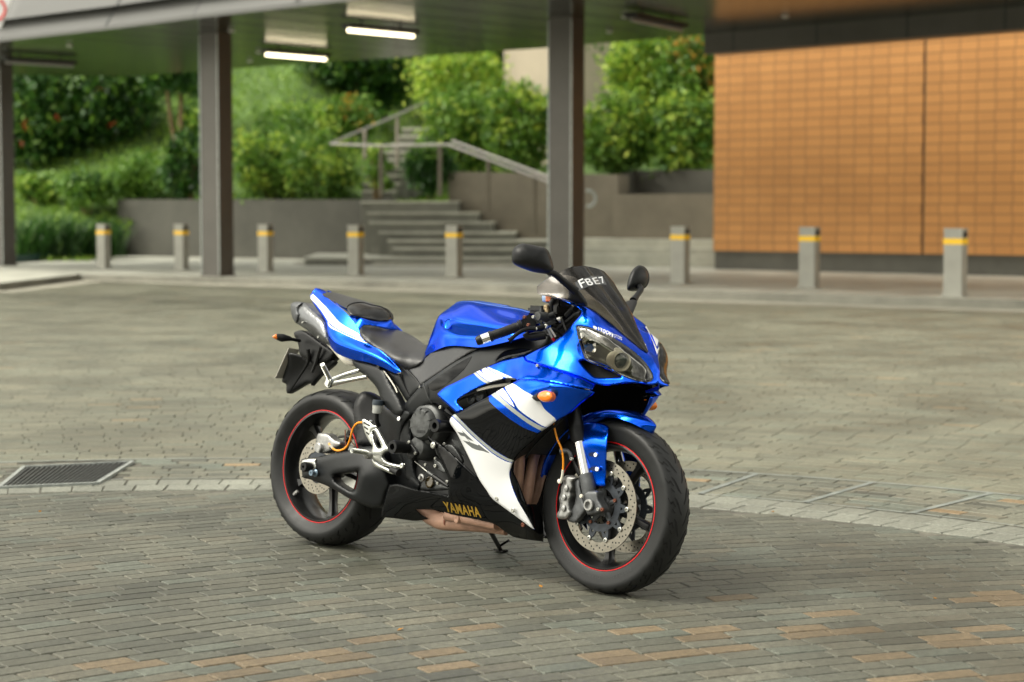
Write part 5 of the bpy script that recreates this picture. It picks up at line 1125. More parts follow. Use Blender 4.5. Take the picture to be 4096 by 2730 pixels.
decal('tail_stripe', WS, bta, MT['white'], tail, off=.0012, k=3)
mir(tail)
sheet('tail_cap', T(1, [(480, 532), (512, 490, 1), (560, 497), (612, 524), (618, 532, 1), (590, 548), (640, 592), (600, 570), (540, 530)]), T(1, [(480, 532, -.05), (512, 492, -.036), (560, 497, -.012), (615, 526, 0), (640, 592, -.06)]), MT['blue'], th=.004, roll=(6, .003), step=6)
sheet('seat_base', T(1, [(850, 745), (900, 760), (960, 780), (1080, 810), (1200, 815), (1240, 793), (1275, 840), (1302, 893), (1200, 889), (1100, 862), (985, 850), (930, 905), (912, 893), (845, 802)]), T(1, [(850, 745, -.085), (845, 800, -.108), (925, 890, -.120), (985, 850, -.100), (1100, 862, -.05), (1200, 889, .02), (1240, 793, .05), (1302, 893, .10), (960, 780, -.10), (1080, 810, -.05)]), MT['blue'], th=.003, roll=(7, .004), step=7)
# silencer, muffler pipe
pillow('silencer', T(1, [(270, 662), (280, 640), (320, 622), (385, 627), (430, 648), (520, 728), (590, 790), (628, 860), (645, 960), (658, 1052, 1), (600, 1022), (540, 987), (440, 902), (330, 832), (295, 790), (275, 720)]), T(1, [(280, 700, -.085), (640, 1000, -.125)]), mat('silencer_metal', (.17, .175, .18), .28, .85, var=.2, vs=12), front=.042, w_=42, back=.05, step=6, sm=30)
pillow('silencer_end', T(1, [(270, 662), (280, 640), (320, 622), (392, 628), (370, 662), (360, 705), (372, 745), (352, 792), (330, 832), (295, 790), (275, 720)]), T(1, [(280, 700, -.09), (640, 1000, -.13)]), MT['cast'], front=.050, w_=30, back=.045, step=6)
for x, y in ((390, 822), (540, 965)): boltp(1, x, y, -.13, .005)
pillow('muffler_pipe', T(1, [(600, 1010), (740, 1120), (870, 1165), (885, 1235), (820, 1232), (760, 1192), (690, 1110)]), -.09, MT['cream'], front=.02, w_=25, back=.02)
# rear bracket, splash guard, number plate, rear signal
pillow('tail_bracket', T(1, [(305, 945), (315, 912), (400, 902), (520, 982), (600, 1040), (690, 1112), (640, 1190), (500, 1232), (470, 1212), (362, 1132), (350, 1060), (330, 990)]), -.075, MT['plastic'], front=.012, w_=14, back=.05)
pillow('splash_guard', T(1, [(248, 1120), (350, 1136), (440, 1190), (520, 1202), (590, 1186), (688, 1190), (680, 1232), (560, 1332), (472, 1432, 1), (460, 1412), (410, 1420), (262, 1505), (230, 1482), (228, 1420), (188, 1392), (202, 1330), (245, 1200)]), T(1, [(250, 1120, -.07), (690, 1190, -.07), (250, 1500, -.03), (430, 1250, -.02)]), MT['plastic'], front=.012, w_=16, back=.02)
tubep('guard_rib', 1, [(440, 1080, -.10), (440, 1200, -.085), (350, 1350, -.07), (260, 1490, -.055)], [.008, .008, .006, .004], MT['plastic'], n=6)
tubep('guard_rib', 1, [(560, 1060, -.10), (520, 1200, -.09), (480, 1300, -.08)], .007, MT['plastic'], n=6)
pl = MB(); qd = [P(1, 255, 1068, -.075), P(1, 360, 1085, -.02), P(1, 205, 1362, -.03), P(1, 122, 1362, -.075)]; o_ = [p+Vector((-.004, 0, 0)) for p in qd]
pl.add(qd+o_, [(0, 1, 2, 3), (7, 6, 5, 4), (0, 4, 5, 1), (1, 5, 6, 2), (2, 6, 7, 3), (3, 7, 4, 0)]); pl.build('number_plate', MT['plate'], bike, smooth=0)
tubep('rear_signal', 1, [(126, 960, -.20), (150, 962, -.19), (190, 970, -.175), (240, 975, -.155), (290, 985, -.135), (362, 1000, -.10)], [.009, .0135, .0165, .012, .0065, .007], MT['plastic'], n=12)
tubep('signal_lens', 1, [(96, 960, -.212), (112, 960, -.206), (130, 961, -.198)], [.001, .007, .011], MT['orange'], n=12)
# passenger peg hanger
tubep('passenger_hanger', 1, [(655, 1385, -.205), (780, 1330, -.17), (930, 1285, -.135)], [.011, .0075, .008], MT['alu']); tubep('passenger_hanger', 1, [(660, 1415, -.205), (840, 1378, -.165), (1010, 1345, -.13)], [.011, .0075, .008], MT['alu'])
q = MB(); q.box(P(1, 645, 1402, -.21), (.032, .026, .036), Matrix.Rotation(.4, 3, 'Y'), bev=.006); q.build('peg_clevis', MT['alu'], bike)
def ribpeg(name, a, b, r, m, nr=14):
    q = MB(); a = Vector(a); b = Vector(b); L = (b-a).length; pr = [(0, 0), (0, r)]
    for i in range(nr): s = .006+(L-.012)*i/nr; e = (L-.012)/nr; pr += [(s, r), (s+e*.25, r*.66), (s+e*.6, r*.66), (s+e*.75, r)]
    pr += [(L, r), (L, 0)]; q.lathe(a, b-a, pr, 14); return q.build(name, m, bike)
ribpeg('passenger_peg', P(1, 578, 1228, -.27), P(1, 655, 1378, -.205), .0095, MT['alu'])
#%%CHASSIS
fr_o = T(1, [(2292, 1025), (2090, 1073), (2000, 1118), (1800, 1243), (1570, 1398), (1530, 1430), (1440, 1530)])+T(4, [(250, 245), (213, 330), (203, 450), (203, 580), (215, 680), (245, 760), (250, 860), (300, 905), (368, 905, 1), (332, 820), (318, 740), (330, 640), (306, 560), (298, 450), (320, 360), (362, 300), (430, 258), (492, 235), (560, 260), (620, 300), (700, 330), (900, 220), (1100, 80)])+T(2, [(100, 1200), (350, 1150), (560, 1060), (600, 960), (480, 930), (300, 935)])
frF = T(1, [(2292, 1025, -.15), (2000, 1120, -.148), (1570, 1400, -.155), (1800, 1420, -.175), (2100, 1200, -.165)])+T(4, [(213, 330, -.128), (203, 580, -.118), (300, 880, -.112), (400, 250, -.15), (700, 330, -.15), (300, 400, -.125)])+T(2, [(560, 980, -.09), (300, 1050, -.13)])
frm = pillow('frame', fr_o, frF, MT['frame'], front=.012, w_=16, back=.03, step=9)
decal('frame_infill', [T(1, [(1600, 1440), (1700, 1345), (1810, 1270), (1930, 1195), (2022, 1148, 1), (1980, 1225), (1930, 1290), (1822, 1385), (1672, 1480)])], bvh(frm), MT['black'], frm, off=.0012, step=4, k=4)
pillow('side_cover', T(1, [(1412, 1288), (1500, 1225), (1580, 1160), (1640, 1108), (1720, 1070), (1850, 1048), (1980, 1055), (2090, 1070, 1), (2000, 1112), (1800, 1238), (1570, 1392), (1522, 1430, 1)]), T(1, [(1412, 1288, -.132), (1580, 1160, -.112), (1850, 1048, -.135), (2090, 1070, -.155), (1570, 1392, -.15), (1800, 1238, -.152), (1650, 1200, -.125)]), MT['weave'], front=.006, w_=10, back=.02)
seam('frame_weld', 4, [(405, 70, -.165), (425, 130, -.165), (445, 190, -.16), (478, 238, -.15)], .003, MT['engg'], .012)
tubep('frame_edge', 1, [(1395, 1285, -.14), (1480, 1370, -.15), (1525, 1440, -.157)], .004, MT['plastic'])
pillow('subframe_cover', T(1, [(870, 1195), (900, 1180), (1000, 1195), (1130, 1240), (1190, 1300), (1230, 1400), (1310, 1540)])+T(3, [(1182, 290), (1172, 322), (1142, 340), (1108, 335), (1055, 290), (1000, 230), (965, 130), (915, 60), (850, 0)])+T(1, [(930, 1290), (882, 1235)]), T(1, [(880, 1200, -.13), (1190, 1300, -.14)])+T(3, [(1150, 330, -.155), (960, 100, -.145)]), MT['frame'], front=.018, w_=28, back=.03)
pillow('seat_rail_cover', T(1, [(1165, 1262), (1260, 1310), (1340, 1302), (1210, 1150), (1300, 1210), (1400, 1282), (1520, 1432), (1470, 1500), (1405, 1575), (1375, 1560), (1300, 1440)]), T(1, [(1165, 1262, -.125), (1400, 1282, -.125), (1400, 1570, -.13), (1520, 1432, -.14)]), MT['frame'], front=.008, w_=12, back=.02)
seam('cover_crease', 1, [(1320, 1320, -.13), (1370, 1440, -.13), (1425, 1540, -.13)], .004, MT['plastic'], .009)
seam('subframe_bolt_strip', 1, [(1170, 1290, -.135), (1230, 1370, -.138), (1280, 1450, -.14), (1300, 1500, -.142)], .0028, MT['cream'], .012)
boltp(1, 1118, 1250, -.155, .007, 'engg'); boltp(3, 1142, 368, -.155, .009, 'chrome'); boltp(1, 1520, 1443, -.165, .004)
pillow('pivot_plate', T(3, [(985, 250), (1060, 300), (1130, 345), (1175, 300), (1230, 330), (1165, 430), (1150, 620), (1200, 800), (1300, 900), (1290, 960), (1150, 945), (1060, 870), (1035, 700), (1010, 600), (975, 460)]), T(3, [(985, 250, -.10), (1150, 600, -.115), (1200, 900, -.10)]), MT['frame'], front=.012, w_=25, back=.05)
# swingarm
sa = [(322, 722), (350, 702), (440, 690), (600, 656), (760, 622), (830, 606), (930, 600), (1000, 640), (1010, 720), (1040, 800), (1062, 880), (1072, 925), (1045, 985), (1022, 1060), (1005, 1090), (962, 1113), (900, 1111), (812, 1078), (720, 1032), (620, 972), (520, 922), (400, 877), (342, 862), (330, 820)]
saF = T(3, [(330, 770, -.150), (600, 700, -.150), (620, 960, -.145), (900, 620, -.140), (1060, 900, -.125), (900, 1100, -.125), (850, 850, -.165)])
pillow('swingarm', T(3, sa), saF, MT['frame'], front=.022, w_=24, back=.045, holes=[T(3, [(598, 862), (612, 836), (700, 818), (800, 802, 1), (796, 870), (772, 962), (742, 972), (690, 946), (622, 902)])], step=8)
pillow('chain_adjuster', T(3, [(330, 716), (440, 700), (448, 730), (446, 790), (340, 800)]), -.162, MT['alu'], front=.014, w_=8, back=.01, step=6)
lathep('axle_slider', P(3, 410, 772, -.165), [(0, .010), (.006, .0185), (.038, .0195), (.044, .017), (.044, .006), (.03, .005), (.03, 0)], MT['plastic'])
lathep('paddock_bobbin', P(3, 445, 822, -.170), [(0, .0145), (.004, .015), (.008, .010), (.016, .008), (.022, .012), (.026, .011), (.026, .004), (.02, 0)], mat('bobbin_blue_grey', (.16, .22, .28), .35, .7))
tubep('brake_rod', 3, [(640, 520, -.1), (700, 515, -.1), (745, 525, -.1)], .005, MT['plastic'])
# rear brake
pillow('rear_caliper', T(3, [(455, 520), (472, 490), (530, 489), (560, 502), (600, 540), (650, 560), (657, 592), (620, 612), (560, 642), (500, 657), (460, 642), (444, 600), (450, 560)]), -.125, MT['casts'], front=.016, w_=14, back=.04, step=6)
lathep('caliper_piston_housing', P(3, 492, 612, -.13), [(0, .0195), (.02, .0195), (.023, .016), (.023, 0)], MT['casts']); boltp(3, 410, 612, -.14, .006); boltp(3, 560, 610, -.15, .005)
tubep('rear_brake_hose', 3, [(556, 575, -.15), (572, 598, -.152), (600, 625, -.155), (640, 634, -.155), (690, 615, -.158), (722, 570, -.16), (742, 500, -.165), (762, 440, -.17), (795, 404, -.175), (838, 398, -.18)], .0040, MT['hose'], n=10)
lathep('hose_fitting', P(3, 575, 598, -.155), [(-.008, .005), (.006, .0055), (.006, 0)], MT['cream'], axis=(-.6, -.3, .7))
tubep('hose_guide', 3, [(695, 600, -.15), (692, 460, -.15), (740, 460, -.15), (745, 560, -.15), (775, 600, -.15)], .0022, MT['rust'], smooth=0, n=6)
pillow('heel_guard', T(3, [(833, 376, 1), (850, 370, 1), (900, 402), (957, 436, 1), (930, 452), (908, 470), (912, 520), (920, 590, 1), (898, 565), (862, 500), (838, 425)]), -.195, MT['alu'], front=.003, w_=4, back=.002, step=6)
for x0, y0, x1, y1 in ((848, 400, 862, 408), (868, 412, 895, 425), (852, 436, 880, 456), (870, 482, 890, 498)):
    seam('guard_slot', 3, [(x0, y0, -.196), (x1, y1, -.196)], .0032, MT['hole'], .0015)
pillow('footrest_hanger', T(3, [(902, 462), (952, 440), (985, 490), (1040, 590), (1056, 604), (1056, 636), (1020, 652), (1008, 690), (1050, 730), (1148, 752), (1186, 742), (1190, 770), (1160, 788), (1030, 762), (960, 732), (918, 702), (905, 660), (920, 600), (906, 520)]), T(3, [(902, 462, -.19), (1056, 620, -.195), (920, 700, -.20), (1180, 765, -.17)]), MT['alu'], front=.010, w_=10, back=.008, holes=[T(3, [(922, 482), (942, 486), (992, 590), (986, 612), (962, 610), (935, 560)])], step=6)
ribpeg('footrest', P(3, 748, 634, -.315), P(3, 872, 652, -.225), .0095, MT['alu'], 16); q = MB(); q.tube([P(3, 742, 620, -.32), P(3, 752, 640, -.318)], .004, 8); q.build('peg_feeler', MT['alu'], bike)
lathep('footrest_clevis', P(3, 900, 668, -.195), [(0, .017), (.02, .016), (.026, .011), (.03, 0)], MT['casts']); boltp(3, 1165, 762, -.185, .010, 'alu')
pillow('brake_pedal', T(3, [(915, 715), (935, 712), (1000, 755), (1080, 800), (1100, 815), (1085, 832), (1010, 800), (935, 765)]), -.185, MT['alu'], front=.008, w_=8, back=.008, step=6)
tubep('pedal_rubber', 3, [(1075, 790, -.20), (1140, 820, -.205)], [.011, .014], MT['plastic'])
# rear fluid reservoir
c = P(3, 957, 325, -.172); lathep('fluid_reservoir', c, [(0, .004), (0, .016), (.004, .0185), (.032, .0195), (.032, 0)], mat('reservoir_plastic', (.42, .43, .41), .35, coat=.3), axis=(0, 0, 1))
rc_ = lathep('reservoir_cap', c+Vector((0, 0, .032)), [(0, .0215), (.003, .022), (.018, .021), (.02, .018), (.02, 0)], mat('cap_plastic', (.03, .042, .055), .4), axis=(0, 0, 1))
tubep('reservoir_hose', 3, [(955, 325, -.17), (955, 380, -.165), (975, 430, -.15)], .008, MT['plastic']); boltp(3, 910, 388, -.2, .009, 'alu', axis=(0, 0, 1))
pillow('rear_hugger', T(3, [(762, 300), (768, 240), (800, 172), (850, 138), (925, 160), (992, 215), (1010, 300), (1000, 450), (985, 580), (800, 590), (790, 480), (770, 400)]), T(3, [(770, 240, -.09), (992, 215, -.03), (800, 590, -.11), (985, 580, -.07)]), MT['plastic'], front=.02, w_=28, back=.02)
# engine
pillow('engine_block', T(4, [(280, 420), (400, 280), (600, 240), (900, 120), (1180, 40), (1260, 300), (1260, 560), (1180, 700), (1080, 850), (980, 1010), (620, 1040), (380, 1000), (290, 960), (330, 800), (320, 600)]), T(4, [(300, 500, -.085), (1200, 300, -.10), (700, 900, -.11)]), MT['engine'], front=.012, w_=20, back=.2)
cc_ = P(17, 935, 545, -.13)
q = MB(); q.lathe(cc_, (0, -1, 0), [(-.05, .085), (.0, .083), (.016, .080), (.024, .074), (.028, .062), (.046, .056), (.052, .049), (.053, .0)], 48); q.lathe(P(17, 830, 905, -.13), (0, -1, 0), [(-.03, .05), (.02, .046), (.035, .036), (.04, 0)], 32)
for a_ in (60, 95, 130, 20, -15, 168, 200): 
    a = math.radians(a_); d = Vector((math.cos(a), 0, math.sin(a))); p = cc_+d*.046+Vector((0, -.046, 0)); R = Matrix((d, (0, 1, 0), d.cross(Vector((0, 1, 0))))).transposed(); q.box(p, (.026, .016, .009), R, bev=.004)
cv = q.build('clutch_cover', MT['engg'], bike, smooth=35); lettering('cover_lettering', 'YAMAHA', T(17, [(732, 682), (872, 682), (872, 632), (732, 630)]), bvh(cv), MT['engine'], cv, off=.001, bold=.01)
sl_ = [(-.06, .02), (0, .021), (.055, .0235), (.068, .0255), (.076, .023), (.076, .012), (.05, .0105), (.05, 0)]
lathep('crash_bobbin', P(17, 1010, 562, -.285)+Vector((0, .076, 0)), sl_, MT['plastic'], mirror=True); lathep('crash_bobbin', P(17, 345, 895, -.262)+Vector((0, .076, 0)), sl_, MT['plastic'])
pillow('bobbin_bracket', T(17, [(585, 820), (620, 795), (655, 840), (740, 960), (745, 1010), (700, 1060), (660, 1100), (600, 1070), (570, 1000)]), -.175, MT['engine'], front=.012, w_=8, back=.03, step=5)
tubep('coolant_hose', 17, [(1210, 330, -.20), (1290, 400, -.195), (1420, 470, -.18)], .021, MT['black']); tubep('link_rod', 17, [(700, 1120, -.16), (890, 1280, -.16)], .0018, MT['bolt'], smooth=0)
tubep('switch_sleeve', 17, [(905, 1290, -.16), (990, 1350, -.16)], .007, MT['engg'], smooth=0); tubep('cable_boot', 17, [(1000, 1360, -.16), (1120, 1440, -.16), (1225, 1515, -.16)], [.009, .008, .005], MT['plastic'])
lathep('sight_glass', P(17, 945, 1450, -.13), [(0, .021), (.006, .021), (.008, .018), (.004, .0155), (.004, 0)], mat('sight_glass', (.05, .035, .01), .2, coat=1)); lathep('oil_union', P(17, 830, 1378, -.14), [(0, .014), (.01, .014), (.012, .008), (.02, .006), (.02, 0)], MT['casts'])
for x, y, r_ in ((1105, 275, .007), (615, 820, .006), (710, 995, .006), (1165, 850, .006), (1025, 1075, .005), (1025, 1195, .007), (1390, 1090, .006), (870, 1175, .006), (1065, 1465, .006), (1205, 1450, .008)): boltp(17, x, y, -.185 if y < 1000 else -.15, r_)
pillow('alloy_bracket', T(17, [(1010, 1060), (1050, 1090), (1130, 1180), (1190, 1300), (1120, 1290), (1040, 1230), (1005, 1150)]), -.14, MT['engg'], front=.006, w_=5, back=.01, step=5)
pillow('cylinder_head_cover', T(17, [(1170, 880), (1260, 860), (1330, 900), (1440, 1080), (1440, 1150), (1350, 1080), (1250, 980)]), -.17, MT['engg'], front=.008, w_=6, back=.01, step=5)
for k in range(5): tubep('cooling_fin', 17, [(1290+k*28, 780+k*8, -.15), (1430+k*20, 1010+k*8, -.15)], .0025, MT['engg'], smooth=0, n=6)
pillow('lower_case', T(17, [(830, 1440), (900, 1380), (1010, 1400), (1100, 1470), (1225, 1530), (1225, 1568), (800, 1568)]), -.12, MT['engg'], front=.010, w_=10, back=.03, step=6)
q = MB()
for (x, y, Y, r_) in ((1180, 150, -.2, .012), (800, 200, -.19, .02), (870, 170, -.19, .022), (770, 180, -.2, .007)): q.lathe(P(4, x, y, Y), (0, -1, 0), [(-.05, r_), (0, r_), (.004, r_*.6), (.004, 0)], 14)
q.build('throttle_parts', MT['engg'], bike); tubep('wiring_loom', 4, [(860, 130, -.215), (950, 105, -.215), (1040, 90, -.21), (1130, 78, -.2)], .006, MT['cream'], n=8); tubep('wiring_loom', 4, [(700, 210, -.2), (740, 190, -.21), (860, 140, -.215), (960, 115, -.21)], .005, MT['plastic'], n=8)
# exhaust
tubep('header_pipe', 4, [(1260, 560, -.09), (1215, 665, -.115), (1205, 800, -.12), (1180, 1000, -.12), (1120, 1180, -.10), (1000, 1270, -.07)], .0195, MT['peach'], n=14); tubep('header_pipe', 4, [(1380, 560, -.02), (1328, 690, -.04), (1290, 900, -.06), (1262, 1080, -.07), (1200, 1230, -.06)], .0205, MT['peach'], n=14)
tubep('header_pipe', 4, [(1450, 640, .04), (1400, 780, .03), (1340, 1000, .01), (1290, 1100, 0)], .0195, MT['peach'], n=14)
tubep('exhaust_collector', 4, [(340, 1110, -.06), (400, 1150, -.06), (480, 1195, -.06), (560, 1225, -.06), (700, 1238, -.06), (850, 1255, -.06), (1000, 1285, -.055), (1100, 1305, -.05)], [.022, .026, .030, .033, .031, .026, .019, .017], MT['peach'], n=18)
tubep('exhaust_collector', 4, [(600, 1180, -.09), (750, 1205, -.10), (900, 1235, -.10), (1020, 1255, -.10)], .019, MT['peach'], n=14)
lathep('lambda_boss', P(4, 690, 1208, -.115), [(-.02, .016), (.006, .016), (.008, .013), (.008, .008), (.004, 0)], MT['peach'], axis=(-.3, -1, 0)); lathep('pipe_clamp', P(4, 628, 1215, -.06), [(0, .035), (.008, .035)], MT['rust'], axis=(1, 0, -.1))
pillow('radiator', T(4, [(1120, 740), (1240, 610), (1362, 490), (1510, 385), (1600, 330), (1590, 520), (1500, 665), (1240, 665)]), T(4, [(1240, 640, -.17), (1500, 400, -.16), (1500, 660, -.03), (1590, 400, -.10)]), mat('radiator_core', (.02, .02, .02), .6, var=.5, vs=90), front=.004, w_=6, back=.02)
tubep('radiator_pipe', 4, [(1568, 370, -.17), (1450, 480, -.17), (1340, 590, -.17), (1262, 690, -.16)], .0055, MT['plastic'])
# side stand reaching the ground on the far side
ft = BMI @ G(4, 1052, 1468, .006); tp = P(4, 955, 1290, .08)
q = MB(); q.tube([tp, tp.lerp(ft, .6), ft], [.010, .009, .008], 10); q.box(ft, (.055, .035, .008), bev=.003); q.build('side_stand', MT['black'], bike); q = MB(); m_ = tp.lerp(ft, .82); q.tube([m_, m_+Vector((.05, .0, .03))], .005, 8); q.build('stand_tang', MT['black'], bike)
# ---------------- fork, front brake, fender
def FK(x, y, Y=-.105): return P(5, x, y, Y)
q = MB(); q.tube([FK(300, -90), FK(352, 170), FK(372, 290)], .0265, 20); o = q.build('fork_outer_tube', mat('fork_black', (.02, .02, .021), .3, .6), bike); mir(o)
q = MB(); q.tube([FK(368, 285), FK(376, 330), FK(388, 372), FK(394, 396)], [.0285, .0285, .028, .026], 20); q.tube([FK(372, 315), FK(374, 322)], .0292, 20); o = q.build('fork_seal', MT['plastic'], bike); mir(o)
q = MB(); q.tube([FK(390, 380), FK(442, 640)], .0212, 24); o = q.build('fork_stanchion', MT['chrome'], bike); mir(o)
q = MB(); q.tube([FK(441, 628), FK(456, 700), FK(466, 770), FK(470, 800)], [.0255, .0265, .025, .02], 20); o = q.build('fork_lower', MT['cast'], bike); mir(o)
o = pillow('axle_clamp', T(5, [(420, 760), (500, 745), (528, 760), (532, 805), (562, 862), (566, 890), (540, 906), (462, 921), (440, 892), (430, 845)]), -.120, MT['cast'], front=.014, w_=13, back=.035, step=6); mir(o)
lathep('axle_bolt', P(5, 462, 850, -.135), [(0, .020), (.006, .020), (.008, .018), (.008, .013), (-.004, .012), (-.004, 0)], MT['casts'], mirror=True)
for x, y, mm in ((528, 880, 'bolt'), (556, 882, 'rust'), (405, 785, 'cream')): boltp(5, x, y, -.138, .0065, mm)
o = pillow('caliper_bracket', T(5, [(335, 652), (395, 665), (402, 720), (432, 840), (446, 872), (382, 962), (350, 977), (304, 956), (322, 900), (352, 850), (366, 780), (352, 705)]), -.108, MT['cast'], front=.012, w_=12, back=.02, step=7); mir(o)
pillow('caliper_arm', T(5, [(300, 445), (330, 470), (350, 510), (392, 600), (395, 640), (370, 620), (338, 530), (318, 490), (285, 470)]), -.115, MT['plastic'], front=.006, w_=5, back=.01, step=5)
o = pillow('front_caliper', T(5, [(268, 662), (300, 634), (345, 640), (372, 655), (346, 682), (346, 725), (333, 755), (338, 785), (325, 825), (328, 880), (336, 905), (300, 951), (240, 946), (231, 915), (246, 885), (252, 840), (246, 800), (258, 760), (262, 720), (276, 690)]), -.118, MT['casts'], front=.020, w_=15, back=.035, step=6); mir(o)
for x, y in ((294, 730), (278, 794), (275, 872)): lathep('piston_cap', P(5, x, y, -.136), [(0, .0115), (.003, .0115), (.0035, .010), (.002, .009), (.003, .0075), (.003, 0)], MT['casts'], axis=(-.1, -1, 0))
lathep('banjo_bolt', P(5, 256, 678, -.14), [(0, .008), (.008, .008), (.01, .005), (.01, 0)], MT['cream'])
tubep('front_brake_hose', 5, [(205, 245, -.17), (214, 300, -.168), (232, 370, -.162), (262, 440, -.155), (274, 500, -.15), (276, 560, -.148), (274, 600, -.146)], .0036, MT['hose'], n=10); tubep('hose_end', 5, [(274, 595, -.146), (268, 640, -.143), (258, 676, -.142)], .0045, MT['cream'])
tubep('hose_bracket', 5, [(255, 465, -.15), (300, 458, -.14), (325, 480, -.135), (335, 515, -.13)], [.013, .008, .007, .008], MT['cast']); boltp(5, 335, 516, -.135, .006)
rows = []
for th_, hw_, rr in ((62.5, .002, .328), (64, .014, .330), (68, .034, .332), (75, .052, .334), (85, .062, .335), (97, .067, .335), (110, .070, .335), (125, .071, .333), (140, .070, .331), (155, .068, .329), (166, .060, .327)):
    a = math.radians(th_); rows.append([AXF+Vector((rr_*math.cos(a), -hw_*s_, rr_*math.sin(a))) for s_, rr_ in ((0, rr), (.35, rr-.001), (.65, rr-.005), (.85, rr-.013), (1., rr-.028))])
fen = gridsurf('front_fender', rows, MT['blue'], th=.003, ku=4, kv=4)
fs = [(408, 262), (470, 250), (560, 262), (600, 285), (602, 320), (594, 400), (588, 520), (584, 640), (578, 713, 1), (512, 713, 1), (480, 650), (440, 540), (402, 400), (387, 332), (390, 285)]
fsp = sheet('fender_side', T(5, fs), T(5, [(408, 262, -.082), (480, 255, -.076), (590, 285, -.072), (602, 318, -.088), (392, 308, -.100), (480, 320, -.100), (585, 600, -.098), (512, 712, -.102), (440, 540, -.106), (520, 450, -.110)]), MT['blue'], th=.003, roll=(8, .005), mirror='copy', step=7)
fen = fsp
bfs = bvh(fsp); RECM = mat('recess_shade_blue', (.001, .012, .08), .6)  # flat darker blue ellipses paint the shade of the bolt recesses
for y, x in ((487, 512), (590, 522)):
    decal('recess_shade', [T(5, [(x-18+36*math.cos(a), y-2+17*math.sin(a)) for a in np.linspace(0, 6.28, 15)[:-1]])], bfs, RECM, fsp, off=.001, step=4); boltp(5, x, y, -.110, .0085, 'chrome', fsp)
# black sheets painting in the shaded interior below the nose and behind the bars
pillow('inner_shade_sheet', T(5, [(480, 10), (560, -30), (700, -30), (850, 15), (845, 60), (850, 135), (810, 195), (650, 200), (540, 215), (440, 260), (390, 330), (330, 330), (330, 190)]), .03, mat('inner_black', (.002, .002, .002), .9, spec=0), front=.002, w_=5, back=.01)
sheet('inner_shade_sheet', T(2, [(640, 1010), (720, 960), (800, 870), (912, 745), (900, 690), (820, 660), (760, 720), (700, 800), (640, 900), (560, 1000)]), T(2, [(640, 1010, -.02), (912, 745, -.06), (700, 800, .02)]), mat('inner_black2', (.003, .003, .003), .8, spec=.1), th=.003, roll=(5, 0))
sheet('chin_lip', T(2, [(1490, 1492), (1560, 1470), (1630, 1440), (1652, 1415), (1655, 1440), (1650, 1480), (1570, 1495)]), T(2, [(1490, 1492, .07), (1652, 1415, .03), (1650, 1480, .06)]), MT['blue'], th=.003, roll=(4, .001), step=6)
# ---------------- cockpit: bars, lever, switches, hoses
BE = P(1, 2078, 1000, -.345); GI = P(2, 330, 852, -.235); gd = (GI-BE).normalized(); GL = (GI-BE).length
lathep('bar_end', BE-gd*.006, [(0, .006), (0, .013), (.006, .0165), (.020, .0175), (.020, 0)], MT['plastic'], axis=gd); lathep('bar_weight', BE+gd*.014, [(0, .0178), (.028, .0182), (.028, 0)], MT['chrome'], axis=gd)
pr = [(.042, .0165), (.044, .0195), (.052, .0195), (.053, .0165)]
for i in range(9): s = GL*.50+i*GL*.045; pr += [(s, .0165), (s+.001, .018), (s+GL*.025, .018), (s+GL*.026, .0165)]
pr += [(GL*.93, .017), (GL*.935, .022), (GL*.955, .022), (GL*.96, .018), (GL*.975, .018), (GL*.98, .023), (GL*1.0, .023), (GL*1.0, 0)]
lathep('hand_grip', BE, pr, MT['plastic'], axis=gd); RB = gd.to_track_quat('X', 'Z').to_matrix()
q = MB(); q.tube([GI, GI+gd*.12], .011, 12); q.build('handlebar', MT['frame'], bike); 
q = MB(); q.box(GI+gd*.024+Vector((0, 0, .002)), (.044, .05, .052), RB, bev=.008); q.build('switch_housing', MT['plastic'], bike)
for x, y in ((358, 770), (443, 768), (393, 845)): boltp(2, x, y, -.262, .006, 'rust' if x != 443 else 'bolt')
q = MB(); q.box(GI+gd*.066, (.03, .042, .044), RB, bev=.01); q.tube([P(2, 480, 760, -.21), P(2, 560, 765, -.17), P(2, 640, 780, -.14)], [.016, .02, .014], 14); q.build('master_cylinder', MT['engg'], bike)
q = MB(); a, b = P(2, 552, 862, -.235), P(2, 690, 800, -.17); q.tube([a, a.lerp(b, .5), b], [.012, .0125, .011], 8); q.build('lever_clamp', MT['black'], bike)
lathep('lever_adjuster', P(2, 672, 803, -.18), [(0, .010), (.012, .010), (.012, 0)], MT['casts'], axis=(.6, .5, .3)); boltp(2, 562, 858, -.245, .008); boltp(2, 472, 882, -.27, .006)
tubep('brake_lever', 2, [(560, 860, -.24), (480, 882, -.265), (400, 885, -.285), (330, 905, -.305), (270, 945, -.325), (225, 985, -.34), (205, 1000, -.345)], [.010, .009, .0075, .007, .007, .008, .011], MT['black'], n=10)
c = P(2, 565, 740, -.17); lathep('lever_union', c, [(0, .012), (.014, .012), (.018, .009), (.03, .009), (.034, 0)], mat('champagne_alloy', (.55, .42, .25), .3, .9), axis=(-.1, 0, 1)); c = P(2, 522, 745, -.19); lathep('reservoir_spigot', c, [(0, .012), (.012, .010), (.02, .007), (.03, .007), (.03, 0)], MT['plastic'], axis=(-.1, 0, 1))
tubep('reservoir_tube', 2, [(612, 755, -.15), (610, 690, -.15), (618, 630, -.15), (645, 592, -.145)], .009, MT['plastic'])
pillow('brake_reservoir', T(2, [(528, 565), (560, 560), (620, 572), (622, 615), (600, 632), (540, 625), (526, 600)]), -.13, MT['glassblue'], front=.012, w_=12, back=.03, step=5)
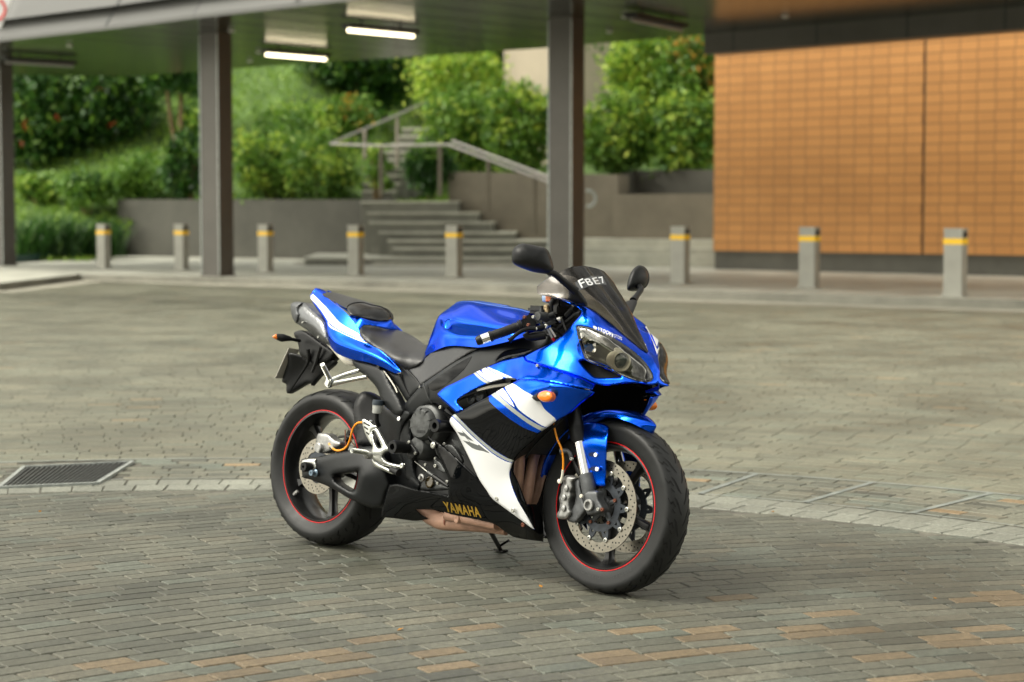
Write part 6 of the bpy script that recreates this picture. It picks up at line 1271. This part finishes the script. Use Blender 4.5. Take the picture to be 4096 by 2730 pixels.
pillow('reservoir_label', T(2, [(560, 568, 1), (618, 574, 1), (612, 628, 1), (560, 620, 1)]), -.138, MT['label'], front=.012, w_=4, back=.001, step=5); pillow('reservoir_print', T(2, [(568, 590), (590, 582), (606, 592), (604, 612), (585, 608), (570, 616)]), -.1395, MT['white'], front=.0125, w_=3, back=.001, step=5)
q = MB(); q.box(P(2, 710, 640, -.08), (.05, .07, .035), bev=.006); q.box(P(2, 690, 700, -.10), (.03, .05, .03), bev=.004); q.box(P(2, 640, 720, -.02), (.09, .2, .028), bev=.01); q.build('top_clamp', MT['engine'], bike)
q = MB(); q.tube([P(2, 600, 930, -.11), P(2, 620, 700, -.11)], .026, 16); q.build('fork_top', MT['engine'], bike); q = MB(); q.lathe(P(2, 672, 660, -.09), (-.2, -.9, .2), [(0, .012), (.03, .012), (.03, 0)], 14); q.build('ignition_barrel', MT['rust'], bike)
for i, pts in enumerate(([(600, 880, -.18), (650, 890, -.17), (700, 930, -.15), (740, 960, -.13)], [(680, 880, -.12), (760, 820, -.11), (850, 750, -.12), (900, 735, -.14)], [(720, 790, -.12), (735, 840, -.13), (760, 900, -.14), (775, 950, -.13)], [(560, 940, -.17), (640, 950, -.16), (700, 975, -.14)], [(760, 760, -.1), (820, 700, -.1), (850, 690, -.11)])):
    tubep('control_cable', 2, pts, [.0045, .0075, .004, .005, .011][i], MT['plastic'], n=8)
tubep('front_brake_line', 2, [(578, 878, -.2), (600, 920, -.19), (625, 970, -.18)], .0045, MT['bolt']); tubep('front_brake_line', 2, [(622, 965, -.18), (645, 1000, -.17)], .005, MT['red']); tubep('front_brake_line', 2, [(600, 878, -.19), (630, 920, -.18), (655, 960, -.17)], .004, MT['cream'])
tubep('clip_on', 2, [(365, 925, -.22), (395, 960, -.21), (470, 955, -.19), (560, 945, -.17)], [.012, .013, .016, .014], MT['plastic'])
pillow('ram_air_duct', T(2, [(80, 1190), (100, 1150), (160, 1100), (260, 1075), (360, 1072), (430, 1090), (350, 1135), (200, 1165), (100, 1205)]), T(2, [(80, 1190, -.19), (430, 1090, -.19), (260, 1075, -.165)]), MT['black'], front=.012, w_=14, back=.02, step=6)
